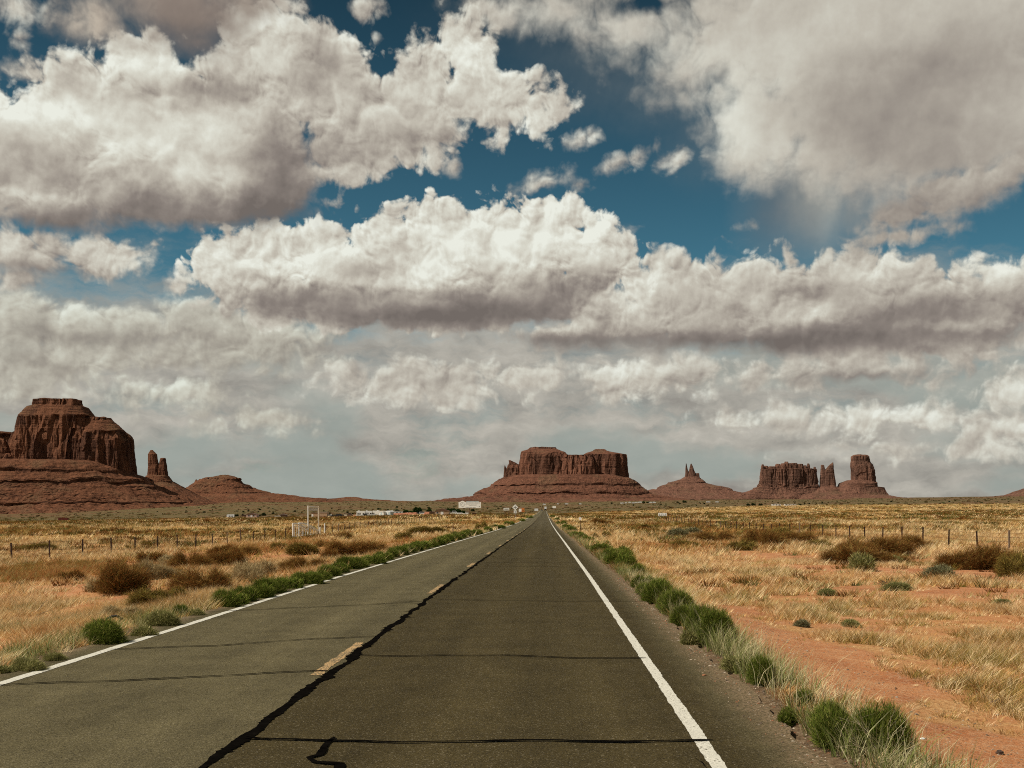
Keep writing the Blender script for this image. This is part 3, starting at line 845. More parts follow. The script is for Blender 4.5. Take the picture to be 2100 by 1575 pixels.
# --- the great butte at far left
D1 = 3000
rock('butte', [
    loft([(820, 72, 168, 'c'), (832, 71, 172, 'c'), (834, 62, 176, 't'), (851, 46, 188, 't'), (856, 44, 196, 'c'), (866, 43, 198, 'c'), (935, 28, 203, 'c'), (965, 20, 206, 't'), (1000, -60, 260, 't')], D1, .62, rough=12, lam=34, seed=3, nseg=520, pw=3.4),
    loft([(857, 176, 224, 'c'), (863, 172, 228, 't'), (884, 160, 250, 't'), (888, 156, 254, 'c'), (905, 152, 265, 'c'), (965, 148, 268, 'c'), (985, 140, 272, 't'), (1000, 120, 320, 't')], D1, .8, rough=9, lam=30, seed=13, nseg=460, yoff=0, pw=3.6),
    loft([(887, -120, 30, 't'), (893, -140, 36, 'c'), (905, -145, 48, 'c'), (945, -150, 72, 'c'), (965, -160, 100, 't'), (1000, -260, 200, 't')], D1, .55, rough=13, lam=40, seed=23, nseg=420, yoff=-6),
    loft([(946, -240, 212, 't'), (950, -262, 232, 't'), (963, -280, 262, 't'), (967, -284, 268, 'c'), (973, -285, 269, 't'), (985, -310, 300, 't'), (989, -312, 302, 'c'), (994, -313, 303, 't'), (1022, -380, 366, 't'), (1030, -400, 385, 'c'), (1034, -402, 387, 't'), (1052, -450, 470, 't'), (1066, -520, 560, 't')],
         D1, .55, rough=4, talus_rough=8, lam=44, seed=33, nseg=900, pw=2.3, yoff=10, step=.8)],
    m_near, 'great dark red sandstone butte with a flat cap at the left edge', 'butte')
# --- twin spires beside it
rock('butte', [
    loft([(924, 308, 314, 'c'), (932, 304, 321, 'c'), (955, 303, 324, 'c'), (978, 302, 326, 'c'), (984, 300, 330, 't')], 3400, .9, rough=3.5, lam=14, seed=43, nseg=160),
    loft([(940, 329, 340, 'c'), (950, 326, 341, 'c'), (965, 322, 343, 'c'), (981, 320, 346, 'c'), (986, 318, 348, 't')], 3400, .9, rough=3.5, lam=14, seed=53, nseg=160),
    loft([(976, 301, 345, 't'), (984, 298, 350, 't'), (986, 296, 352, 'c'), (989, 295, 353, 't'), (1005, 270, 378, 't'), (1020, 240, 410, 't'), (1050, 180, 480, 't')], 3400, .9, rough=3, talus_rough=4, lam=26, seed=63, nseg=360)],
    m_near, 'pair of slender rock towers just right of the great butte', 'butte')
# --- low stepped mesa
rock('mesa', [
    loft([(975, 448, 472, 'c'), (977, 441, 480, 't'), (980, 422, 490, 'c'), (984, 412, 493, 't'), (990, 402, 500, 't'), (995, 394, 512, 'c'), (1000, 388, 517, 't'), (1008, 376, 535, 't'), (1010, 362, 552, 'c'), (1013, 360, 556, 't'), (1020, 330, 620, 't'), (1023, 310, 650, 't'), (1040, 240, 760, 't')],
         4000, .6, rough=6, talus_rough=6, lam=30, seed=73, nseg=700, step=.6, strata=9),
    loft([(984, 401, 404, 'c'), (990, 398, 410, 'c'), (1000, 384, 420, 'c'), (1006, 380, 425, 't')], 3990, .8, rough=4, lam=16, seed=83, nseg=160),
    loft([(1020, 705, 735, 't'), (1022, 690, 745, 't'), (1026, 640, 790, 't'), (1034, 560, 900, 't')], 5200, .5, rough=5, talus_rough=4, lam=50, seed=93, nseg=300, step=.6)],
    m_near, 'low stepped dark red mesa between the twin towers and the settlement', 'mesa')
# --- the wide butte over the end of the road
D2 = 5150
rock('butte', [
    loft([(918, 1084, 1142, 'c'), (922, 1083, 1144, 't'), (926, 1070, 1152, 't'), (930, 1066, 1164, 'c'), (937, 1065, 1172, 'c'), (980, 1062, 1180, 'c'), (990, 1058, 1186, 't'), (1010, 1020, 1240, 't')], D2, .8, rough=13, lam=42, seed=103, nseg=560, pw=3.6),
    loft([(922, 1221, 1239, 'c'), (924, 1217, 1243, 't'), (929, 1202, 1262, 't'), (932, 1198, 1280, 'c'), (940, 1196, 1281, 'c'), (980, 1190, 1286, 'c'), (990, 1184, 1292, 't'), (1010, 1150, 1320, 't')], D2, .9, rough=12, lam=40, seed=113, nseg=480, yoff=5, pw=3.8),
    loft([(935, 1150, 1222, 'c'), (950, 1146, 1224, 'c'), (985, 1140, 1228, 'c'), (992, 1130, 1236, 't'), (1005, 1110, 1256, 't')], D2, 1.3, rough=12, lam=36, seed=123, nseg=320, yoff=-10),
    loft([(945, 1042, 1049, 'c'), (950, 1041, 1062, 'c'), (960, 1038, 1075, 'c'), (983, 1036, 1090, 'c'), (990, 1030, 1096, 't')], D2, .9, rough=8, lam=22, seed=133, nseg=260, yoff=-30),
    loft([(956, 1035, 1037, 'c'), (962, 1034, 1040, 'c'), (980, 1033, 1043, 'c'), (988, 1030, 1048, 't')], D2, .9, rough=3, lam=12, seed=143, nseg=90, yoff=-45),
    loft([(975, 1050, 1275, 't'), (980, 1034, 1290, 't'), (984, 1026, 1298, 't'), (994, 1008, 1312, 't'), (995.5, 1007, 1314, 'c'), (999, 1006, 1315, 't'), (1011, 974, 1334, 't'), (1012.5, 973, 1336, 'c'), (1016, 972, 1338, 't'), (1022, 940, 1370, 't'), (1027, 890, 1440, 't'), (1036, 780, 1560, 't')],
         D2, .62, rough=5, talus_rough=9, lam=60, seed=153, nseg=1000, pw=2.4, step=.6, strata=10)],
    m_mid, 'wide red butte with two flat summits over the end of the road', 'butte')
# --- small butte with twin spires
D3 = 6200
rock('butte', [
    loft([(951, 1406.5, 1408, 'c'), (960, 1405.5, 1410, 'c'), (970, 1405, 1413, 'c'), (980, 1404, 1416, 'c')], D3, .9, rough=2.2, lam=14, seed=163, nseg=90, step=.8),
    loft([(951.5, 1416, 1419, 'c'), (957, 1414, 1422, 'c'), (970, 1411, 1427, 'c'), (981, 1408, 1430, 'c')], D3, .9, rough=3.5, lam=16, seed=173, nseg=120, step=.8),
    loft([(971, 1424, 1433.5, 'c'), (983, 1422, 1435, 'c')], D3, .9, rough=2, lam=14, seed=183, nseg=90, step=.8),
    loft([(978, 1404, 1434, 't'), (983, 1396, 1438, 't'), (989, 1372, 1446, 't'), (990, 1370, 1448, 'c'), (992, 1369, 1449, 't'), (998, 1352, 1464, 't'), (999.5, 1350, 1490, 'c'), (1003, 1348, 1498, 'c'), (1006, 1340, 1502, 't'), (1013, 1300, 1530, 't'), (1024, 1240, 1600, 't')],
         D3, .7, rough=4, talus_rough=7, lam=50, seed=193, nseg=700, step=.5, strata=10)],
    m_far, 'small red butte topped by two thin spires', 'butte')
# --- castle-like butte, split tower and the square tower on the right
D4 = 6000
def crenel():
    out = []
    for (x0, x1, y) in ((1560, 1566, 953), (1565, 1577, 956), (1576, 1590, 957), (1589, 1601, 952), (1600, 1611, 951), (1608, 1617, 947.5), (1614, 1624, 950.5),
                        (1622, 1636, 950), (1634, 1648, 952), (1646, 1654, 955), (1655, 1661, 951), (1660, 1667, 961), (1667, 1674, 958)):
        s = int(x0)
        out.append(loft([(y, x0 + 1, x1 - 1, 'c'), (y + 4, x0, x1, 'c'), (992, x0 - 1.5, x1 + 1.5, 'c')], D4, 1.3, rough=4.5, lam=16, seed=s, nseg=90, step=1.2, yoff=(s * 7919 % 13 - 6) * 2.2, pw=2.6))
    return out
rock('butte', crenel() + [
    loft([(962, 1561, 1673, 'c'), (992, 1558, 1677, 'c'), (998, 1554, 1680, 't'), (1001, 1546, 1684, 'c'), (1003, 1545, 1685, 't'), (1012, 1520, 1700, 't'), (1022, 1480, 1740, 't')], D4, .28, rough=8, talus_rough=6, lam=22, seed=203, nseg=600, step=.8, strata=9)],
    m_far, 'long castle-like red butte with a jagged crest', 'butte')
rock('butte', [
    loft([(954, 1683.5, 1690, 'c'), (970, 1682.5, 1693, 'c'), (998, 1681, 1697, 'c')], D4, .9, rough=2.5, lam=12, seed=213, nseg=110),
    loft([(949, 1706.5, 1709, 'c'), (955, 1699, 1709.5, 'c'), (965, 1691, 1710.5, 'c'), (998, 1688, 1714.5, 'c')], D4, .9, rough=2.5, lam=12, seed=223, nseg=130),
    loft([(998, 1681, 1715, 'c'), (1001, 1678, 1720, 't'), (1012, 1650, 1740, 't'), (1022, 1620, 1780, 't')], D4, .8, rough=3, talus_rough=5, lam=20, seed=233, nseg=260, strata=9)],
    m_far, 'narrow split rock tower between the castle butte and square tower', 'butte')
rock('butte', [
    loft([(933, 1750, 1778, 'c'), (936, 1747, 1782, 'c'), (948, 1747, 1784, 'c'), (956, 1746, 1790, 'c'), (965, 1747, 1794, 'c'), (985, 1747, 1794.5, 'c'), (992, 1746, 1796, 'c'), (1000, 1742, 1800, 't')], D4, .85, rough=6, lam=30, seed=243, nseg=260),
    loft([(985, 1738, 1790, 't'), (991, 1722, 1797, 't'), (999, 1718, 1798, 't'), (1000, 1717, 1812, 'c'), (1010, 1710, 1816, 'c'), (1016, 1700, 1820, 't'), (1020, 1670, 1836, 't'), (1026, 1620, 1900, 't')], D4, .75, rough=4, talus_rough=5, lam=30, seed=253, nseg=460, step=.7, strata=9)],
    m_far, 'tall square red rock tower at the right', 'butte')
rock('butte', [
    loft([(940, 2210, 2300, 'c'), (985, 2190, 2320, 'c'), (1000, 2110, 2400, 't'), (1008, 2086, 2420, 't'), (1015, 2070, 2440, 't'), (1019, 2040, 2470, 't'), (1030, 1990, 2500, 't')], 5600, .5, rough=5, talus_rough=5, lam=50, seed=263, nseg=500)],
    m_far, 'red talus foot of a butte cut off by the right edge', 'butte')

# ================================================================ vegetation
def plant_mat(name, trans=0.25):
    m = bpy.data.materials.new(name); m.use_nodes = True
    nt = m.node_tree; nt.nodes.clear(); h = G(nt)
    a = h.new('ShaderNodeVertexColor'); a.layer_name = 'tint'
    geo = h.new('ShaderNodeNewGeometry').outputs['Position']
    c = h.vm('SCALE', a.outputs[0], scale=h.mr(h.noise(geo, 9, 3, .6), .3, .7, .8, 1.2))
    d = h.new('ShaderNodeBsdfDiffuse'); t = h.new('ShaderNodeBsdfTranslucent'); mx = h.new('ShaderNodeMixShader')
    h.put(d.inputs[0], c); h.put(t.inputs[0], c)
    mx.inputs[0].default_value = trans
    nt.links.new(d.outputs[0], mx.inputs[1]); nt.links.new(t.outputs[0], mx.inputs[2])
    o = h.new('ShaderNodeOutputMaterial'); nt.links.new(mx.outputs[0], o.inputs[0])
    return m
m_grass = plant_mat('grass_blades'); m_leaf = plant_mat('shrub_foliage', .2)
m_wood = paint('dry_wood', (.16, .11, .07), .9, .2, 8)

PAL = np.array([[.68, .46, .20], [.82, .63, .35], [.46, .27, .105], [.30, .215, .06], [.36, .31, .13], [.38, .17, .06], [.60, .34, .13]])

def blades(bx, by, bz, h, az, lean, w, col, curved):
    """one blade per row -> vertices, triangles, colours"""
    n = len(bx)
    px, py = -np.sin(az + 1.1) * w / 2, np.cos(az + 1.1) * w / 2
    dx_, dy_ = np.cos(az) * lean * h, np.sin(az) * lean * h
    if curved:
        B0_ = np.stack([bx - px, by - py, bz], -1); B1_ = np.stack([bx + px, by + py, bz], -1)
        mx_, my_ = bx + dx_ * .35, by + dy_ * .35
        M0 = np.stack([mx_ - px * .8, my_ - py * .8, bz + h * .58], -1); M1 = np.stack([mx_ + px * .8, my_ + py * .8, bz + h * .58], -1)
        T = np.stack([bx + dx_, by + dy_, bz + h], -1)
        V = np.stack([B0_, B1_, M0, M1, T], 1).reshape(-1, 3)
        k = np.arange(n)[:, None] * 5
        F_ = np.concatenate([k + [0, 1, 3], k + [0, 3, 2], k + [2, 3, 4]])
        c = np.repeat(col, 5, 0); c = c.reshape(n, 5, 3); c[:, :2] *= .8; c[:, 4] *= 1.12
        return V, F_, c.reshape(-1, 3)
    V = np.stack([np.stack([bx - px, by - py, bz], -1), np.stack([bx + px, by + py, bz], -1), np.stack([bx + dx_, by + dy_, bz + h], -1)], 1).reshape(-1, 3)
    return V, np.arange(n * 3).reshape(-1, 3), np.repeat(col, 3, 0)

class Veg:
    def __init__(s): s.V, s.F, s.C, s.n = [], [], [], 0
    def add(s, t):
        V, F_, c = t; s.V.append(V.astype(np.float32)); s.F.append(F_ + s.n); s.C.append(c.astype(np.float32)); s.n += len(V)
    def mesh(s, name, mat): return mesh_np(name, np.concatenate(s.V), np.concatenate(s.F), mat, colors=np.concatenate(s.C))

def scatter(y0, y1, dens, side_k=.53, side_c=5, exclude=(XL - .04, XR + .12)):
    area = ((side_k * y1 + side_c) + (side_k * y0 + side_c)) * (y1 - y0)
    n = int(area * dens)
    Y = np.sqrt(RNG.uniform(0, 1, n) * ((y1 + side_c / side_k) ** 2 - (y0 + side_c / side_k) ** 2) + (y0 + side_c / side_k) ** 2) - side_c / side_k
    X = RNG.uniform(-1, 1, n) * (side_k * Y + side_c)
    k = (X < exclude[0]) | (X > exclude[1])
    return X[k], Y[k]

def tuft_field(veg, X, Y, nb, rad, h, w, lean, col, curved):
    """nb blades per tuft"""
    n = len(X)
    if n == 0: return
    r = np.repeat
    ang = RNG.uniform(0, 2 * np.pi, n * nb); rr = np.sqrt(RNG.uniform(0, 1, n * nb)) * r(rad, nb)
    bx, by = r(X, nb) + np.cos(ang) * rr, r(Y, nb) + np.sin(ang) * rr
    gz = r(ground_z(X, Y), nb) - .01
    hh = r(h, nb) * RNG.uniform(.45, 1.15, n * nb)
    az_ = ang + RNG.normal(0, .7, n * nb)
    ln = np.abs(RNG.normal(lean, .35, n * nb))
    cc = r(col, nb, axis=0) * RNG.uniform(.72, 1.22, (n * nb, 1)) * RNG.uniform(.95, 1.05, (n * nb, 3))
    ww = (r(w, nb) if np.ndim(w) else w) * RNG.uniform(.6, 1.4, n * nb)
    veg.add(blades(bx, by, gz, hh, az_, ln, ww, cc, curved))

def grass_colour(X, Y):
    n = len(X)
    a = fbm(X / 5, Y / 7, 0, 3, .55, 101); b = fbm(X / 1.6, Y / 2.0, 0, 3, .5, 111)
    t = RNG.uniform(0, 1, n)
    c = PAL[0] * np.ones((n, 1))
    pick = lambda m, i: c.__setitem__(m, PAL[i])
    pick(t < .30, 1); pick((t > .30) & (t < .45), 6)
    pick((a > .56) & (t > .55), 2); pick((b > .60) & (t > .35), 4); pick((a < .43) & (b > .52) & (t > .45), 3)
    q = fbm(X / (9 + Y / 30), Y / (20 + Y / 12), 0, 3, .55, 131)
    pick((q > .60) & (t < .35) & (Y > 34), 5); pick((Y < 34) & (t > .78) & (c[:, 0] < .6), 1); pick((q > .58) & (t > .6), 3); pick((q < .42) & (t < .5), 1)
    pick((b < .36) & (t > .5), 2); pick((a > .64) & (t > .9), 5)
    return c

gv = Veg()
for (y0, y1, dens, nb, w, hh, rad, curved) in ((5.5, 16, 135, 20, .0064, .145, .10, True), (16, 28, 95, 17, .0098, .165, .12, False), (28, 58, 24, 13, .019, .21, .17, False),
                                               (58, 130, 5.5, 9, .038, .34, .25, False), (130, 330, 1.1, 7, .11, .42, .50, False), (330, 1000, .06, 8, .38, .55, 1.5, False),
                                               (1000, 1800, .012, 8, .9, .7, 3.5, False)):
    X, Y = scatter(y0, y1, dens)
    s = sand_mask(X, Y)
    cl = fbm(X / 1.1, Y / 1.3, 0, 3, .55, 7)              # clumping
    big = fbm(X / 6, Y / 9, 0, 2, .5, 17)
    p = (1 - s) ** 1.6 * (.14 + 1.1 * sstep(.44, .57, cl)) * (.6 + .7 * big)
    if y0 >= 28: p = p * (.35 + 1.1 * sstep(.36, .60, fbm(X / (4 + y0 / 18), Y / (9 + y0 / 8), 0, 3, .55, 23)))
    p = p * np.where(X > 0, sstep(2.15, 2.5, X), 1.0)
    if y0 > 300: p = p * (1 - field_edge(X, Y))
    k = RNG.uniform(0, 1, len(X)) < p
    X, Y, cl, s = X[k], Y[k], cl[k], s[k]
    h = hh * (.45 + 1.1 * sstep(.36, .70, cl)) * (1 - .45 * s) * RNG.uniform(.7, 1.3, len(X))
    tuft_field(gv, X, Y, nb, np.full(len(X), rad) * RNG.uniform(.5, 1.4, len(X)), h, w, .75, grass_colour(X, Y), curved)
obj('dry_grass', gv.mesh('dry_grass', m_grass), kind='stuff')

# taller green-grey grass against the asphalt
gg = Veg()
for side, x0, x1, dens in ((1, 2.16, 3.0, 52), (-1, -7.2, -6.25, 75)):
    for (y0, y1, dk, w, cur) in ((5.5, 18, 1.0, .006, True), (18, 45, .5, .011, False), (45, 160, .12, .035, False)):
        n = int((x1 - x0) * (y1 - y0) * dens * dk)
        Y = RNG.uniform(y0, y1, n); X = x0 + (x1 - x0) * RNG.beta(1.4, 1.9, n)
        q = fbm(Y / 2.2, side * 9 + 3, 0, 3, .5, 5)
        k = RNG.uniform(0, 1, n) < sstep(.34, .58, q)
        X, Y = X[k], Y[k]; n = len(X)
        c = np.where(RNG.uniform(0, 1, (n, 1)) < (.62 if side > 0 else .5), [[.20, .225, .065]], [[.46, .42, .20]]) * RNG.uniform(.75, 1.25, (n, 1))
        tuft_field(gg, X, Y, 12, np.full(n, .07), (.34 if side > 0 else .24) * RNG.uniform(.5, 1.2, n), w, .42, c, cur)
# a few tall seeding stems
n = 1500; Y = RNG.uniform(6, 30, n); X = 2.2 + RNG.beta(1.3, 2.5, n) * 1.3
tuft_field(gg, X, Y, 2, np.full(n, .04), RNG.uniform(.22, .5, n), .0048, .5, np.tile([[.62, .55, .32]], (n, 1)), True)
obj('roadside_grass', gg.mesh('roadside_grass', m_grass), kind='stuff')

# low scrub through the field and over the plain
sc_ = Veg()
for (y0, y1, dens, nb, w, h0, r0, thr) in ((30, 90, .26, 60, .028, .38, .42, .47), (90, 260, .13, 50, .085, .50, .85, .47), (260, 800, .026, 36, .26, .75, 1.6, .46), (800, 1700, .0016, 22, .7, .9, 2.6, .42),
                                           (1500, 5200, .00022, 20, 1.3, 1.7, 2.6, .35)):
    X, Y = scatter(y0, y1, dens, exclude=(-8, 4))
    q = fbm(X / (14 + y0 / 14), Y / (24 + y0 / 8), 0, 3, .5, 207)
    k = q > thr
    X, Y = X[k], Y[k]; n = len(X)
    t = RNG.uniform(0, 1, (n, 1))
    c = np.where(t < .42, [[.17, .072, .020]], np.where(t < .75, [[.14, .098, .020]], [[.11, .115, .035]])) * RNG.uniform(.7, 1.3, (n, 1))
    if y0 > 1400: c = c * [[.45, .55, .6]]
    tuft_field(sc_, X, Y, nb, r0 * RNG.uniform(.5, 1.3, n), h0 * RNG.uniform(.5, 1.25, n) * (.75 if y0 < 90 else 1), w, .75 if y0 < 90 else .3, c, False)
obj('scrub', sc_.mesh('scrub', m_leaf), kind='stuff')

# gravel along the broken asphalt edges and on the sandy track
def gravel():
    n1, n2 = 5200, 5000
    Yg = np.concatenate([RNG.uniform(5.5, 30, n1), RNG.uniform(6, 24, n2)])
    Xg = np.concatenate([np.where(RNG.uniform(0, 1, n1) < .78, RNG.normal(2.12, .17, n1), RNG.normal(-6.28, .10, n1)), RNG.normal(3.8, 1.3, n2)])
    k = (Xg < XL + .05) | (Xg > 1.75); Xg, Yg = Xg[k], Yg[k]
    n = len(Xg); r = RNG.gamma(2.0, .0030, n) + .004
    base = np.array([[1, 0, 0], [-.4, .9, 0], [-.5, -.8, 0], [.1, .1, .9], [.5, .5, .45], [-.6, .1, .5]])
    tri = np.array([[0, 1, 4], [1, 3, 4], [0, 4, 3], [1, 5, 3], [1, 2, 5], [2, 3, 5], [2, 0, 3]])
    a = RNG.uniform(0, 6.28, n); ca, sa = np.cos(a), np.sin(a)
    sx = r * RNG.uniform(.7, 1.5, n)
    V = np.stack([Xg[:, None] + (base[:, 0] * ca[:, None] - base[:, 1] * sa[:, None]) * sx[:, None],
                  Yg[:, None] + (base[:, 0] * sa[:, None] + base[:, 1] * ca[:, None]) * r[:, None],
                  np.maximum(ground_z(Xg, Yg), np.where((Xg > XL) & (Xg < XR), 0.0, -9))[:, None] + base[:, 2] * r[:, None] * .8 - .002], -1).reshape(-1, 3)
    T = (np.arange(n)[:, None, None] * 6 + tri[None]).reshape(-1, 3)
    pal = np.array([[.30, .22, .15], [.16, .12, .085], [.46, .38, .28], [.33, .15, .08]])[RNG.integers(0, 4, n)] * RNG.uniform(.7, 1.2, (n, 1))
    return mesh_np('gravel', V, T, m_grass, colors=np.repeat(pal, 6, 0))
obj('gravel', gravel(), kind='stuff')

# ---------------------------------------------------------------- shrubs
def dome_mesh(name, N, w, cols, lobes, seed, ragged=False, up=.55, h=1.0, jitter=.10):
    """unit shrub: about 1 wide and h high; many narrow twigs running out to a lobed crown"""
    R_ = np.random.default_rng(seed)
    L = []
    for i in range(lobes + (4 if ragged else 0)):
        a = R_.uniform(0, 6.28); d = R_.uniform(.08, .24) if lobes > 1 else 0
        if ragged:
            d = R_.uniform(.05, .34); L.append((math.cos(a) * d, math.sin(a) * d, R_.uniform(.13, .24), h * R_.uniform(.45, 1.05))); continue
        L.append((math.cos(a) * d, math.sin(a) * d, R_.uniform(.26, .36), h * R_.uniform(.72, 1.0)))
    L = np.array(L); li = R_.integers(0, len(L), N)
    ph = R_.uniform(0, 6.28, N); ct = R_.uniform(0, 1, N) ** up
    st = np.sqrt(1 - ct ** 2)
    rad = R_.uniform(.45, 1.0, N) ** .5 * R_.uniform(1 - jitter, 1 + jitter, N)
    rr = 1 + .22 * (fbm(np.cos(ph) * 2 + li * 5, np.sin(ph) * 2, ct * 3, 2, .5, seed) - .5) * 2
    tip = np.stack([L[li, 0] + np.cos(ph) * st * L[li, 2] * rad * rr, L[li, 1] + np.sin(ph) * st * L[li, 2] * rad * rr, np.maximum(.02, ct * L[li, 3] * rad * rr)], -1)
    root = np.stack([L[li, 0] * .35, L[li, 1] * .35, np.zeros(N)], -1)
    f = R_.uniform(.60, .93, N)[:, None]
    b = root + (tip - root) * f
    d = (tip - b) * R_.uniform(.5, 1.0, (N, 1)) + R_.normal(0, .030 + jitter * .05, (N, 3)) + np.array([0, 0, .035])
    side = np.cross(d, R_.normal(0, 1, (N, 3))); side /= np.linalg.norm(side, axis=1)[:, None] + 1e-9
    ww = w * R_.uniform(.6, 1.4, N)[:, None]
    V = np.stack([b - side * ww / 2, b + side * ww / 2, b + d], 1).reshape(-1, 3)
    cols = np.array(cols)
    pc = cols[R_.choice(len(cols), N)] * R_.uniform(.75, 1.25, (N, 1))
    return mesh_np(name, V, np.arange(N * 3).reshape(-1, 3), m_leaf, colors=np.repeat(pc, 3, 0))

def stem_mesh(name, seed, n=11, col=None):
    R_ = np.random.default_rng(seed); mb = MB()
    for i in range(n):
        a = R_.uniform(0, 6.28); p = Vector((0, 0, -.05)); d = Vector((math.cos(a) * .5, math.sin(a) * .5, 1)).normalized()
        L_ = R_.uniform(.35, .62); r = .010
        for k in range(3):
            q = p + d * L_ / 3; mb.tube(p, q, r, r * .7, 5); p = q; r *= .7
            d = (d + Vector(R_.normal(0, .22, 3))).normalized()
    return mesh_np(name, np.concatenate(mb.V), [np.array(v) for v in mb.P.values()], m_wood)

KIND = {
    'green': dict(cols=[(.115, .155, .022), (.080, .118, .016), (.165, .190, .032), (.24, .235, .06)], h=.95, name='green_shrub', cat='shrub', word='bright green feathery shrub'),
    'pale': dict(cols=[(.21, .205, .065), (.29, .265, .10), (.15, .155, .042), (.40, .35, .16)], h=.85, name='sagebrush', cat='shrub', word='pale green scrubby bush'),
    'grey': dict(cols=[(.19, .175, .085), (.25, .23, .13), (.13, .115, .05)], h=.8, name='sagebrush', cat='shrub', word='grey-green sagebrush'),
    'rust': dict(cols=[(.25, .115, .032), (.17, .072, .022), (.29, .16, .05), (.22, .16, .042)], h=.9, name='brown_shrub', cat='shrub', word='rusty brown twiggy shrub'),
    'olive': dict(cols=[(.22, .165, .038), (.16, .125, .028), (.27, .20, .055), (.19, .11, .034)], h=.8, name='olive_shrub', cat='shrub', word='olive brown low shrub'),
    'tan': dict(cols=[(.40, .30, .15), (.28, .20, .09), (.50, .40, .22)], h=.8, name='dry_shrub', cat='shrub', word='pale dry tangled shrub'),
}
PROTO = {}
for kn, kd in KIND.items():
    for lod, N, w in (('near', 24000, .0078), ('mid', 6500, .017), ('far', 1400, .045)):
        PROTO[kn, lod] = [dome_mesh(kd['name'] + '_foliage', N, w * (.8 if kn in ('rust', 'tan') else 1), kd['cols'], 3 + s, 300 + s * 7 + len(kn), up=.62, h=kd['h'], ragged=kn in ('rust', 'tan', 'olive'),
                                    jitter=.38 if kn in ('rust', 'tan', 'olive') else .13) for s in range(3)]
STEMS = [stem_mesh('shrub_stems', 900 + s) for s in range(3)]
ORD = 'nearest,second,third,fourth,fifth,sixth,seventh,eighth,ninth,tenth,eleventh,twelfth,thirteenth,fourteenth,fifteenth,sixteenth,seventeenth,eighteenth,nineteenth,twentieth'.split(',')
ONES = ['first'] + ORD[1:9]
ORD += ['twenty-' + w for w in ONES] + ['thirtieth'] + ['thirty-' + w for w in ONES] + ['fortieth']

def shrub(kind, x, y, wpx, hpx, label, group):
    p = at_px(x, y); kd = KIND[kind]
    w = wpx / F * p.y; hgt = hpx / F * p.y
    if kind == 'green': w *= .84
    if kind in ('rust', 'olive', 'grey'): hgt *= .84
    lod = 'near' if wpx > 48 else ('mid' if wpx > 20 else 'far')
    s = random.randrange(3); me = PROTO[kind, lod][s]
    sc3 = (w * 2.1, w * 1.6 * random.uniform(.9, 1.15), hgt * 1.30 / kd['h'])
    if lod == 'far':
        o = obj(kd['name'], me, label=label, category=kd['cat'], group=group)
        o.location = p; o.scale = sc3; o.rotation_euler.z = random.uniform(0, 6.28)
        return o
    t = thing(kd['name'], label, kd['cat'], (p.x, p.y, p.z - .01), random.uniform(0, 6.28), group)
    t.scale = sc3
    obj('foliage', me, t); obj('stems', STEMS[s], t)
    return t

